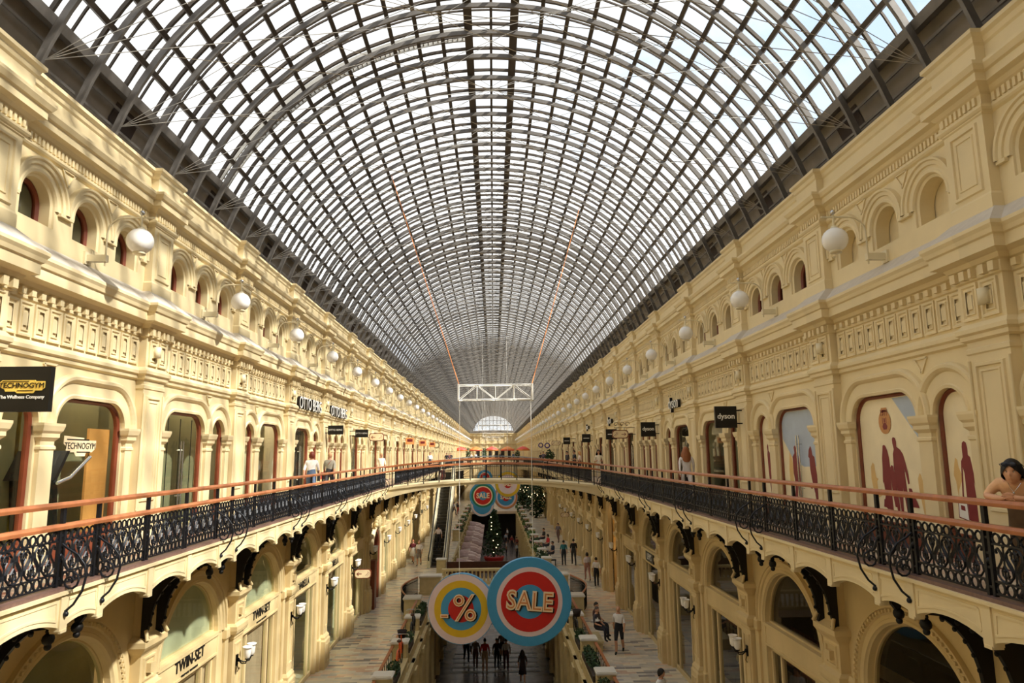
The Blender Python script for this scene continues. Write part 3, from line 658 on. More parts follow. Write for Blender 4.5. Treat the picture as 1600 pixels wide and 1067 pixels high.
        if k != 6:
            nwin += 1; w = struct(put('window_%d' % nwin, gfm, None, L)); WIN[side, k, 'g'] = w
            put('shop_glass', ggm, w)
            if k < 30:
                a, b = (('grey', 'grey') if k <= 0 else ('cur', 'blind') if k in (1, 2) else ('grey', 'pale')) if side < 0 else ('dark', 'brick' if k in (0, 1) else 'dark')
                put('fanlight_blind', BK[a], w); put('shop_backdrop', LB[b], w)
# solid slabs behind the shop fronts so that daylight comes only through the roof and the windows
for side, nm in ((-1, 'left'), (1, 'right')):
    mb = MB(); x0, x1 = sorted((side * 7.42, side * 9.6))
    for z0, z1 in ((6.3, 6.5), (9.7, 9.9), (13.9, 14.0)): mb.box(x0, x1, YS, YE, z0, z1)
    xb = sorted((side * 9.5, side * 9.7)); mb.box(xb[0], xb[1], YS, yk(6), 0, 14); mb.box(xb[0], xb[1], yk(7), YE, 0, 14); mb.box(xb[0], xb[1], yk(6), yk(7), 6.3, 14)
    x2, x3 = sorted((side * 7.02, side * 7.44))
    mb.box(x2, x3, YS, YE, 9.75, 11.3); mb.box(x2, x3, YS, YE, 12.85, 13.9); mb.box(*sorted((side * 7.43, side * 7.5)), YS, YE, 11.3, 12.85)
    struct(mb.build('wall_%s_backing' % nm, CREAM))
    for z, xs in ((9.68, .55), (6.26, .75)):
        mb = MB(); mb.box(*sorted((side * (7 + xs), side * (7.12 + xs))), -2, 110, z - .02, z); o = mb.build('added_shop_fill_%s' % nm, SHOPFILL if side < 0 else SHOPFILLDIM); struct(o)  # unseen glowing strips, added to brighten the shop interiors

# ------------------------------------------------------------------ galleries: slab, scalloped fascia, black brackets
ED = 1.78                                       # fascia distance from the wall plane
SEG = [(-.40, .40), (.40, 1.773), (1.773, 3.147), (3.147, 4.52)]
def fascia():
    mb = MB()
    for a, b in SEG:
        n = 12; lo = lambda t: 6.06 + (.14 if b - a > 1 else .08) * math.sin(PI * t) ** .8
        S = [a + (b - a) * i / n for i in range(n + 1)]; Z = [lo(i / n) for i in range(n + 1)]
        mb.grid([[(ED, s, 6.47) for s in S], [(ED, s, z) for s, z in zip(S, Z)], [(ED - .14, s, z) for s, z in zip(S, Z)], [(ED - .14, s, 6.47) for s in S]])
        up = [(s, 6.41) for s in S[1:-1]]; dn = [(s, max(z + .07, 6.2)) for s, z in zip(S[1:-1], Z[1:-1])]
        for q, r in ((up, dn),):
            loop = [(S[1] + .02, 6.40), (S[-2] - .02, 6.40)] + [(s, z + .07) for s, z in zip(S[-2:0:-1], Z[-2:0:-1])]
            for p, r2 in zip(loop, loop[1:] + loop[:1]): mb.bar((ED, p[0], p[1]), (ED, r2[0], r2[1]), .03, .018, (1, 0, 0))
        mb.box(ED - .10, ED + .022, a - .075, a + .075, 6.05, 6.47); mb.box(ED - .1, ED + .03, a - .06, a + .06, 6.025, 6.06)
    mb.box(ED - .14, ED + .05, -.40, 4.52, 6.47, 6.51)
    mb.mi = 1; mb.box(ED - .24, ED + .01, -.40, 4.52, 6.51, 6.555); mb.mi = 0
    return mb
def bracket():
    mb = MB(); t = .04
    P = [(.38, 6.25), (.38, 4.72), (.46, 4.66), (.52, 4.74), (.46, 4.86), (.50, 4.88), (.53, 5.0)]
    P += [(.54 + 1.03 * (1 - math.cos(a)), 5.0 + 1.05 * math.sin(a)) for a in [PI / 2 * i / 8 for i in range(1, 9)]]
    P += [(1.62, 5.98), (1.68, 6.06), (1.68, 6.25)]
    mb.prism([(d, -t, h) for d, h in P], (0, 2 * t, 0))
    mb.ball((1.58, 0, 5.93), .075, 8); mb.ball((1.58, 0, 5.84), .045, 8); mb.ball((.47, 0, 4.62), .06, 8)
    for i in range(9):
        a = PI / 2 * i / 8; mb.ball((.54 + 1.03 * (1 - math.cos(a)), 0, 4.99 + 1.03 * math.sin(a)), .034, 6)
    mb.tube([(.5 + .12 * math.cos(a) * (1 - a / 12), .0, 5.5 + .12 * math.sin(a)) for a in [i * .6 for i in range(14)]], .02, 4)
    return mb
def pendant():
    mb = MB(); mb.prism([(1.66, 0, 6.02), (1.66, .0, 6.2), (1.66, 1.1, 6.2), (1.66, 1.05, 6.14), (1.66, .8, 6.12), (1.66, .6, 6.14), (1.66, .35, 6.1), (1.66, .2, 6.0)], (-.06, 0, 0))
    return mb
for side, nm in ((-1, 'left'), (1, 'right')):
    mir = side > 0
    g = struct(empty('floor_gallery_' + nm, (side * XW, YS, 0)))
    for a, b in ((YS, YE),):
        mb = MB(); mb.box(-.45, ED - .1, 0, YE - YS, 6.28, GAL); put('gallery_slab', mb.mesh('gallery_slab', CREAM2, mir), g)
        mb = MB(); mb.box(-.45, ED - .2, 0, YE - YS, GAL, GAL + .015); put('gallery_tiles', mb.mesh('gallery_tiles', GALFLOOR, mir), g)
        mb = MB(); mb.box(.0, .25, 0, YE - YS, GAL + .015, GAL + .03); put('skirting_border', mb.mesh('skirting_border', SKIRT, mir), g)
    FM = fascia().mesh('scalloped_fascia', [CREAM, KERB], mir); BM = bracket().mesh('iron_bracket', IRON2, mir)
    for k in range(K0, K1): put('scalloped_fascia', FM, g, (0, B * (k - K0), 0))
    for k in range(K0 + 2, 20):
        for s in (-.30, .30): put('iron_bracket', BM, g, (0, B * (k - K0) + s, 0))

# ------------------------------------------------------------------ wrought-iron railings
RZ = dict(bot=6.585, o1=6.70, b1=6.715, b2=7.10, top=7.215, w0=7.235, w1=7.305, u0=7.495, u1=7.565)
RD = ED - .09
def rail_panel(L):
    mb = MB(); n = max(3, round(L / .145)); w = L / n
    for h in (RZ['bot'], RZ['b1'], RZ['b2']): mb.box(RD - .014, RD + .014, 0, L, h - .009, h + .009)
    for i in range(n):
        c = w * (i + .5)
        for h0, h1 in ((RZ['bot'], RZ['b1']), (RZ['b2'], RZ['top'])):
            hc, hh = (h0 + h1) / 2, (h1 - h0) / 2
            mb.tube([(RD, c + (w * .40) * math.cos(a), hc + hh * .95 * math.sin(a)) for a in [2 * PI * j / 12 for j in range(12)]], .014, 4, True)
    m = max(2, round(L / .29)); w = L / m; h0, h1 = RZ['b1'], RZ['b2']; H = h1 - h0
    for i in range(m):
        c = w * (i + .5)
        for up in (0, 1):
            cc = c + (w / 2 if up else 0)
            if up and i == m - 1: continue
            z = (lambda t: h0 + H * t) if not up else (lambda t: h1 - H * t)
            mb.tube([(RD, cc, z(0)), (RD, cc, z(.98))], .0125, 4)
            for sx in (-1, 1):
                q = [(0, .02), (.16, .07), (.27, .2), (.25, .36), (.13, .52), (.06, .66), (.1, .8), (.2, .9), (.28, .84), (.24, .76)]
                mb.tube([(RD, cc + sx * x * w * 1.35, z(t)) for x, t in q], .014, 4)
                mb.tube([(RD, cc + sx * x * w, z(t)) for x, t in [(0, .12), (.12, .2), (.14, .32), (0, .48)]], .0125, 4)
            mb.ball((RD, cc, z(.33)), .02, 6); mb.ball((RD, cc, z(.96)), .018, 6)
    return mb
def rail_post():
    mb = MB()
    for s in (-.045, .045): mb.box(RD - .02, RD + .02, s - .02, s + .02, 6.5, RZ['w0'])
    for h in (6.65, 6.85, 7.0, 7.16): mb.box(RD - .014, RD + .014, -.05, .05, h - .012, h + .012)
    mb.box(RD - .022, RD + .022, -.028, .028, RZ['w1'] - .01, RZ['u0'] + .01)
    mb.ball((RD, 0, 6.92), .035, 6)
    return mb
def scroll():
    mb = MB(); d = RD
    mb.tube([(d + .02, 0, 7.06), (d + .10, 0, 7.0), (d + .22, 0, 6.93), (d + .31, 0, 6.81), (d + .335, 0, 6.67), (d + .30, 0, 6.50), (d + .21, 0, 6.35), (d + .12, 0, 6.27)], .0145, 6)
    mb.ball((d + .13, 0, 6.24), .035, 6)
    P = []
    for i in range(16):
        a = PI * .6 - i * .60; r = .125 * (1 - i / 18)
        P.append((d + .15 + r * math.cos(a), 0, 6.62 + r * math.sin(a)))
    mb.tube([(d + .03, 0, 6.92)] + P, .014, 5)
    return mb
def handrail(mb, L, prof):
    z0, z1 = prof; w = .044
    mb.grid([[(RD - w, y, z0), (RD - w * 1.15, y, z0 + .03), (RD - w * 1.15, y, z1 - .03), (RD - w * .7, y, z1), (RD + w * .7, y, z1), (RD + w * 1.15, y, z1 - .03), (RD + w * 1.15, y, z0 + .03), (RD + w, y, z0)] for y in (0, L)], True)
    for y in (0, L): mb.face([(RD - w, y, z0), (RD - w * 1.15, y, z0 + .03), (RD - w * 1.15, y, z1 - .03), (RD - w * .7, y, z1), (RD + w * .7, y, z1), (RD + w * 1.15, y, z1 - .03), (RD + w * 1.15, y, z0 + .03), (RD + w, y, z0)])
POSTS = lambda k: [yk(k) + s for s in (-.40, .40, 1.773, 3.147)]
STRETCH = [(-.6, 35.25, 'near'), (38.75, 74.8, 'far'), (78.75, 126, 'distant')]
for side, nm in ((-1, 'left'), (1, 'right')):
    mir = side > 0; PM = rail_post().mesh('rail_post', IRON, mir); SM = scroll().mesh('scroll_bracket', IRON, mir); PAN = {}
    for y0, y1, wh in STRETCH:
        wtxt = {'near': 'in front of the footbridge', 'far': 'just beyond the footbridge', 'distant': 'beyond the second footbridge'}[wh]
        side_txt = {-1: 'left', 1: 'right'}[side]
        g = tag(empty('balcony_railing', (side * XW, y0, 0)), 'black wrought-iron railing with two wooden handrails, %s gallery, %s' % (side_txt, wtxt), 'railing')
        for z, nme in ((('w0', 'w1'), 'lower_handrail'), (('u0', 'u1'), 'upper_handrail')):
            mb = MB(); handrail(mb, y1 - y0, (RZ[z[0]], RZ[z[1]])); put(nme, mb.mesh(nme, RAILWOOD, mir), g)
        ps = [y for k in range(-4, 30) for y in POSTS(k) if y0 + .1 < y < y1 - .1]
        cuts = [y0] + ps + [y1]
        for y in ps: put('post', PM, g, (0, y - y0, 0))
        put('post', PM, g, (0, .05, 0)); put('post', PM, g, (0, y1 - y0 - .05, 0))
        for a, b in zip(cuts, cuts[1:]):
            L = round(b - a - .13, 2)
            if L < .2: continue
            if L not in PAN: PAN[L] = rail_panel(L).mesh('ironwork_panel', IRON, mir)
            put('ironwork_panel', PAN[L], g, (0, a + .065 - y0, 0))
        if wh != 'distant':
            for k in range(-2, 20):
                for s in (-.40, .40):
                    if y0 < yk(k) + s < y1: put('scroll_bracket', SM, g, (0, yk(k) + s - y0, 0))

# ------------------------------------------------------------------ footbridges
BW = XW - ED + .1
def zb(x): return .36 * (1 - (x / BW) ** 2)
def footbridge(y0, y1, label, wood, fence):
    g = tag(empty('footbridge', (0, y0, 0)), label, 'bridge', None); D = y1 - y0
    X = [-BW + 2 * BW * i / 40 for i in range(41)]
    mb = MB()
    top = [(x, GAL - .02 + zb(x)) for x in X]; bot = [(x, 5.92 + .72 * (1 - (x / BW) ** 2) ** .8) for x in X]
    mb.grid([[(x, 0, z) for x, z in top], [(x, 0, z) for x, z in bot], [(x, D, z) for x, z in bot], [(x, D, z) for x, z in top]], False, True)
    for yy in (-.05, D): 
        mb.grid([[(x, yy, z) for x, z in top], [(x, yy, z - .10) for x, z in top], [(x, yy + .05, z - .10) for x, z in top], [(x, yy + .05, z) for x, z in top]], False, True)
    mb.build('deck', CREAM, g)
    for yy in (.06, D - .06):
        rl = MB()
        for z0, z1 in ((7.22, 7.30), (7.45, 7.545)):
            rl.grid([[(x, yy + dy, dz + zb(x)) for dy, dz in ((-.06, z0 + .02), (-.045, z1), (.045, z1), (.06, z0 + .02), (.04, z0), (-.04, z0))] for x in X], True)
        rl.build('handrails', wood, g)
        n = 14
        for i in range(n):
            x = -BW + .35 + (2 * BW - .7) * i / (n - 1); p = MB(); z = zb(x)
            p.box(x - .022, x + .022, yy - .022, yy + .022, 6.46 + z, 7.46 + z); p.box(x - .03, x + .03, yy - .03, yy + .03, 6.3 + z, 6.5 + z); p.build('post', fence, g)
        f = MB()
        for z in (6.58, 7.14): f.grid([[(x, yy + dy, z + dz + zb(x)) for dy, dz in ((-.012, -.012), (.012, -.012), (.012, .012), (-.012, .012))] for x in X], True)
        m = 110
        for i in range(m):
            x = -BW + .2 + (2 * BW - .4) * i / (m - 1); z = zb(x); f.box(x - .006, x + .006, yy - .006, yy + .006, 6.58 + z, 7.22 + z)
        f.build('fence', fence, g)
    return g
RAILGREY = mat('grey_rail', (150, 156, 160), .35, .4)
footbridge(35.3, 38.7, 'arched cream footbridge with thin black railing joining both galleries, nearest across the hall', RAILWOOD, IRON)
footbridge(75.0, 78.6, 'grey-railed arched footbridge behind the wooden-railed one', RAILGREY, STEELD)
mb = MB(); mb.box(-BW, BW, 0, 34, 6.1, 6.5); struct(mb.build('floor_cafe_deck', CREAM2, None, (0, 126, 0)))

# ------------------------------------------------------------------ the glass vault
RC, RR = 11.6, 7.45
def vp(th, r=RR): return (r * math.sin(th), RC + r * math.cos(th))
TH0 = math.radians(64.7); THF = math.radians(71.8)
roof = struct(empty('ceiling', (0, YS, RC)))
LEN = YE - YS
def arc_band(mb, y, r0, r1, w, t0=-THF, t1=THF, n=36):
    T = [t0 + (t1 - t0) * i / n for i in range(n + 1)]
    mb.grid([[(r * math.sin(t), y + dy, r * math.cos(t)) for r, dy in ((r0, -w / 2), (r0, w / 2), (r1, w / 2), (r1, -w / 2))] for t in T], True)
def rib(mb, y=0): arc_band(mb, y, RR - .11, RR - .01, .05, n=32); arc_band(mb, y, RR - .13, RR - .10, .07, n=32)
def bars(mb, y=0):
    arc_band(mb, y, RR + .13, RR + .20, .06, -TH0, TH0, 32)
    arc_band(mb, y + .56, RR + .16, RR + .20, .034, -TH0, TH0, 32)
def struts(mb, y=0):
    for i in range(-9, 10):
        t = i * .115; mb.bar(((RR - .02) * math.sin(t), y, (RR - .02) * math.cos(t)), ((RR + .16) * math.sin(t), y, (RR + .16) * math.cos(t)), .04)
PITCH = 1.12; NR = int(LEN / PITCH); OFF = (9.05 - YS) % PITCH
mb = MB(); rib(mb); RM = mb.mesh('arch_rib', STEELG); mb = MB(); bars(mb); BMh = mb.mesh('glazing_bars', STEELD)
mbf, mbb = MB(), MB()
def ties(mb, y):
    foot = lambda s: (s * (RR - .15) * math.sin(THF * .97), y, (RR - .15) * math.cos(THF * .97))
    for s in (-1, 1):
        for d in (.05, .35, .65, 1.0): mb.tube([foot(s), (-s * (RR - .12) * math.sin(d), y, (RR - .12) * math.cos(d))], .007, 3, caps=False)
tm = MB(); ties(tm, 0); TM = tm.mesh('tie_rods', TIE); tmf = MB()
near0 = int((4 - YS) / PITCH)
for i in range(NR):
    y = OFF + i * PITCH
    if near0 <= i < near0 + 99:
        put('arch_rib', RM, roof, (0, y, 0)); put('glazing_bars', BMh, roof, (0, y, 0))
    else: rib(mbf, y); bars(mbb, y)
    if i % 2 == 0:
        if near0 <= i < near0 + 60: put('tie_rods', TM, roof, (0, y, 0))
        elif i > near0: ties(tmf, y)
for m, n, mt in ((mbf, 'arch_ribs_beyond', STEELG), (mbb, 'glazing_bars_beyond', STEELD), (tmf, 'tie_rods_beyond', TIE)):
    o = m.build(n, mt, roof); o['kind'] = 'stuff'
def longbar(t, r0, r1, w, name, m):
    mb = MB(); rad = Vector((math.sin(t), 0, math.cos(t))); tan = Vector((math.cos(t), 0, -math.sin(t)))
    q = [rad * r0 - tan * w / 2, rad * r0 + tan * w / 2, rad * r1 + tan * w / 2, rad * r1 - tan * w / 2]
    mb.grid([[p + Vector((0, y, 0)) for p in q] for y in (0, LEN)], True); mb.build(name, m, roof)
TR = .085
for s in (-1, 1):
    longbar(s * TR * .93, RR + .02, RR + .28, .21, 'ridge_beam', STEELD)
    for i in range(1, 12): longbar(s * (TR + (TH0 - TR) * i / 12), RR + .04, RR + .13, .10, 'purlin', STEELD)
    longbar(s * TH0, RR - .0, RR + .26, .16, 'eaves_beam', STEELG)
    mb = MB(); n = 4
    for a, b in ((TH0, math.radians(74)),):
        T = [s * (a + (b - a) * i / n) for i in range(n + 1)]
        mb.grid([[((RR + .24) * math.sin(t), y, (RR + .24) * math.cos(t)) for t in T] for y in (0, LEN)])
    mb.build('eaves_panel', BAND, roof)
    for f in (.35, .7): longbar(s * (TH0 + (THF - TH0) * f), RR + .10, RR + .15, .04, 'eaves_rail', STEELG)
    mb = MB()
    for i in range(0, NR, 4):
        t0, t1 = s * (TH0 + .025), s * (TH0 + .085); y = OFF + i * PITCH + .12
        q = [((RR + .225) * math.sin(t), yy, (RR + .225) * math.cos(t)) for t, yy in ((t0, y), (t0, y + .85), (t1, y + .85), (t1, y))]; mb.face(q)
    mb.build('eaves_vents', BANDD, roof)
longbar(0, RR + .06, RR + .16, .07, 'ridge_purlin', STEELD)
mb = MB(); n = 48; mb.smooth = True
T = [-TH0 + 2 * TH0 * i / n for i in range(n + 1)]
mb.grid([[((RR + .2) * math.sin(t), y, (RR + .2) * math.cos(t)) for t in T] for y in (0, LEN)])
mb.build('roof_glass', ROOFGLASS, roof)
# maintenance ladder lying over the outside of the vault
lad = tag(empty('roof_ladder', (0, 17.6, RC)), 'pale maintenance ladder arching over the outside of the glass vault', 'ladder')
for y in (0, .45):
    mb = MB(); arc_band(mb, y, RR + .42, RR + .52, .05, -1.13, -.09, 30); mb.build('ladder_rail', TIE, lad)
mb = MB()
for i in range(60):
    t = -1.12 + 1.02 * i / 59; mb.bar(((RR + .46) * math.sin(t), 0, (RR + .46) * math.cos(t)), ((RR + .46) * math.sin(t), .45, (RR + .46) * math.cos(t)), .035)
mb.build('ladder_rungs', TIE, lad)

# ------------------------------------------------------------------ end walls
def end_wall(name, y, lunette):
    mb = MB(); zc, r = 13.2, 6.2
    if lunette:
        n = 24; P = [(r * math.sin(-1.32 + 2.64 * i / n), zc + r * math.cos(-1.32 + 2.64 * i / n)) for i in range(n + 1)]; zb0 = P[0][1]
        mb.box(-9, 9, y, y + .4, 0, zb0)
        mb.mi = 1
        Q = [(8.3 * math.sin(t), RC + 8.3 * math.cos(t)) for t in [-1.2 + 2.4 * i / n for i in range(n + 1)]]
        mb.grid([[(x, y, z) for x, z in P], [(x, y, z) for x, z in Q]]); mb.box(-9, 9, y - .05, y, 13.95, zb0); mb.mi = 0
    else: mb.box(-9, 9, y, y + .4, 0, 21)
    for z in (9.7, 11.05, 13.3, 13.9): mb.box(-7, 7, y - .35, y, z - .12, z + .12)
    for x in (-5.4, -3.6, -1.8, 0, 1.8, 3.6, 5.4): mb.box(x - .25, x + .25, y - .2, y, 0, 13.9)
    mb.mi = 2
    for x in (-4.5, -2.7, -.9, .9, 2.7, 4.5): mb.box(x - .5, x + .5, y - .04, y, 6.6, 9.2); pass
    struct(mb.build(name, [CREAM, BAND, DARKIN]))
    if lunette:
        w = struct(empty('window_end', (0, y, zc)))
        mb = MB(); mb.face([(x, .1, z - zc) for x, z in P]); mb.build('lunette_glass', ROOFGLASS, w)
        mb = MB()
        for i in range(-5, 6):
            x = i * 1.08; mb.box(x - .07, x + .07, 0, .1, zb0 - zc, math.sqrt(max(0, r * r - x * x)))
        for z in (16.2, 17.6): xx = math.sqrt(max(.1, r * r - (z - zc) ** 2)); mb.box(-xx, xx, 0, .1, z - zc - .07, z - zc + .07)
        arcs = [((r - .05) * math.sin(-1.32 + 2.64 * i / n), .05, (r - .05) * math.cos(-1.32 + 2.64 * i / n)) for i in range(n + 1)]; mb.tube(arcs, .12, 5)
        mb.build('lunette_bars', STEELD, w)
end_wall('wall_end', YE, True)
end_wall('wall_back', YS - .4, False)

# ------------------------------------------------------------------ ground floor, well and basement
WX = 3.3
CB0, CB1 = 37.6, 46.6                # cross slab between the two wells
fl = MB()
for s in (-1, 1): fl.box(*sorted((s * WX, s * 9.4)), YS, YE, -.35, 0)
fl.box(-WX, WX, CB0, CB1, -.35, 0); fl.box(-WX, WX, 103, YE, -.35, 0); fl.box(-WX, WX, YS, 3, -.35, 0)
for s in (-1, 1): fl.box(*sorted((s * 9.4, s * 16)), yk(6) - .2, yk(7) + .2, -.35, 0)
struct(fl.build('floor', FLOORM))
mb = MB(); mb.box(-6, 6, 0, 110, -4.4, -4.1); struct(mb.build('floor_basement', BASEF))
for s, nm in ((-1, 'left'), (1, 'right')):
    mb = MB(); mb.box(*sorted((s * WX, s * (WX + .3))), 0, 106, -4.1, -.35); 
    for i in range(34):
        y = 2 + i * 3.1
        mb.box(*sorted((s * (WX - .14), s * WX)), y - .3, y + .3, -4.1, -.02); mb.box(*sorted((s * (WX - .2), s * WX)), y - .36, y + .36, -.5, -.3); mb.box(*sorted((s * (WX - .2), s * WX)), y - .36, y + .36, -4.1, -3.6)
    mb.box(*sorted((s * (WX - .12), s * WX)), 0, 106, -.25, -.02)
    struct(mb.build('wall_basement_%s' % nm, STONE))
mb = MB(); mb.box(-WX, WX, 106, 106.3, -4.1, 0); mb.box(-WX, WX, 0, .3, -4.1, 0); struct(mb.build('wall_basement_end', DARKIN))
mb = MB()                                                                     # broad low steps up the basement
for i in range(5): mb.box(-2.5, 2.6, CB0 + 4.6 + i * .95, CB0 + 4.95 + i * .95, -4.1, -4.085)
struct(mb.build('floor_basement_bands', mat('pale_floor_band', (138, 132, 124), .4)))
for s, nm in ((-1, 'left'), (1, 'right')):                                    # passage off the hall in the seventh bay
    mb = MB(); y0, y1 = yk(6) + .3, yk(7) - .3
    for yy in (y0 - .3, y1): mb.box(*sorted((s * 7.2, s * 15)), yy, yy + .3, 0, 6.3)
    mb.box(*sorted((s * 15, s * 15.2)), y0, y1, 0, 6.3); mb.box(*sorted((s * 7.2, s * 15)), y0, y1, 6.1, 6.35)
    if s > 0:
        for z in (3.4, 3.6): mb.box(7.4, 15, y1 - .12, y1, z, z + .1)
    struct(mb.build('wall_passage_%s' % nm, CREAM2))

# ------------------------------------------------------------------ daylight
SUN_AZ = (.70, -.30, .74)
wd = bpy.data.worlds.new('sky'); sc.world = wd; wd.use_nodes = True; nt = wd.node_tree; N = nt.nodes; L = nt.links
bg = N['Background']; tc = N.new('ShaderNodeTexCoord'); nz = N.new('ShaderNodeTexNoise'); nz.inputs['Scale'].default_value = 1.7; nz.inputs['Detail'].default_value = 7; nz.inputs['Roughness'].default_value = .58
mp = N.new('ShaderNodeMapping'); mp.inputs['Scale'].default_value = (1, 1, 1.6); mp.inputs['Location'].default_value = (.35, .2, .1)
rp = N.new('ShaderNodeValToRGB'); rp.color_ramp.elements[0].position = .32; rp.color_ramp.elements[1].position = .47
rp.color_ramp.elements[0].color = (.60, .75, .93, 1); rp.color_ramp.elements[1].color = (1, .99, .97, 1)
L.new(tc.outputs['Generated'], mp.inputs[0]); L.new(mp.outputs[0], nz.inputs['Vector']); L.new(nz.outputs['Fac'], rp.inputs[0]); L.new(rp.outputs[0], bg.inputs['Color'])
bg.inputs['Strength'].default_value = 1.2
sl = bpy.data.lights.new('sun', 'SUN'); sl.energy = 9.2; sl.color = (1, .94, .84); sl.angle = math.radians(2)
so = put('sun', sl); so.rotation_euler = Vector(SUN_AZ).to_track_quat('Z', 'Y').to_euler()

# ------------------------------------------------------------------ camera
cd = bpy.data.cameras.new('camera'); cam = put('camera', cd); sc.camera = cam
F_, CX, CY, VX, VY, ROLL = 1100.0, 800.0, 533.5, 771.0, 709.0, .010
Yc = Vector(((VX - CX) / F_, (CY - VY) / F_, 1)).normalized()
Zc = Vector((0, Yc.z, -Yc.y)).normalized(); Xc = Vector((Yc.z * Zc.y - Yc.y * Zc.z, Yc.x * Zc.z - Yc.z * Zc.x, Yc.y * Zc.x - Yc.x * Zc.y))
X2 = Xc * math.cos(ROLL) + Zc * math.sin(ROLL); Z2 = Zc * math.cos(ROLL) - Xc * math.sin(ROLL)
right = Vector((X2[0], Yc[0], Z2[0])); upv = Vector((X2[1], Yc[1], Z2[1])); fwd = Vector((X2[2], Yc[2], Z2[2]))
Mx = Matrix.Identity(4)
for i in range(3): Mx[i][0], Mx[i][1], Mx[i][2] = right[i], upv[i], -fwd[i]
Mx[0][3], Mx[1][3], Mx[2][3] = 0, 0, 8.1
cam.matrix_world = Mx
cd.sensor_width = 36; cd.lens = 36 * F_ / 1600; cd.clip_start = .1; cd.clip_end = 600
sc.view_settings.view_transform = 'Standard'; sc.view_settings.look = 'None'; sc.view_settings.gamma = 1; sc.view_settings.exposure = .14
sc.cycles.max_bounces = 8; sc.cycles.transparent_max_bounces = 12; sc.cycles.diffuse_bounces = 4; sc.cycles.use_denoising = True

# ------------------------------------------------------------------ lettering
def text(body, size, m, parent, loc, rot, ext=.01, name='lettering', off=0, align='CENTER', sx=1.0, space=1.0):
    c = bpy.data.curves.new(name, 'FONT'); c.body = body; c.size = size; c.extrude = ext; c.offset = off; c.align_x = align; c.align_y = 'CENTER'; c.space_character = space
    c.resolution_u = 3; c.materials.append(m)
    o = put(name, c, parent, loc, rot); o.scale = (sx, 1, 1); TXT.append(o); return o
TXT = []
FRONT = (PI / 2, 0, 0); ONR = (PI / 2, 0, -PI / 2); ONL = (PI / 2, 0, PI / 2)

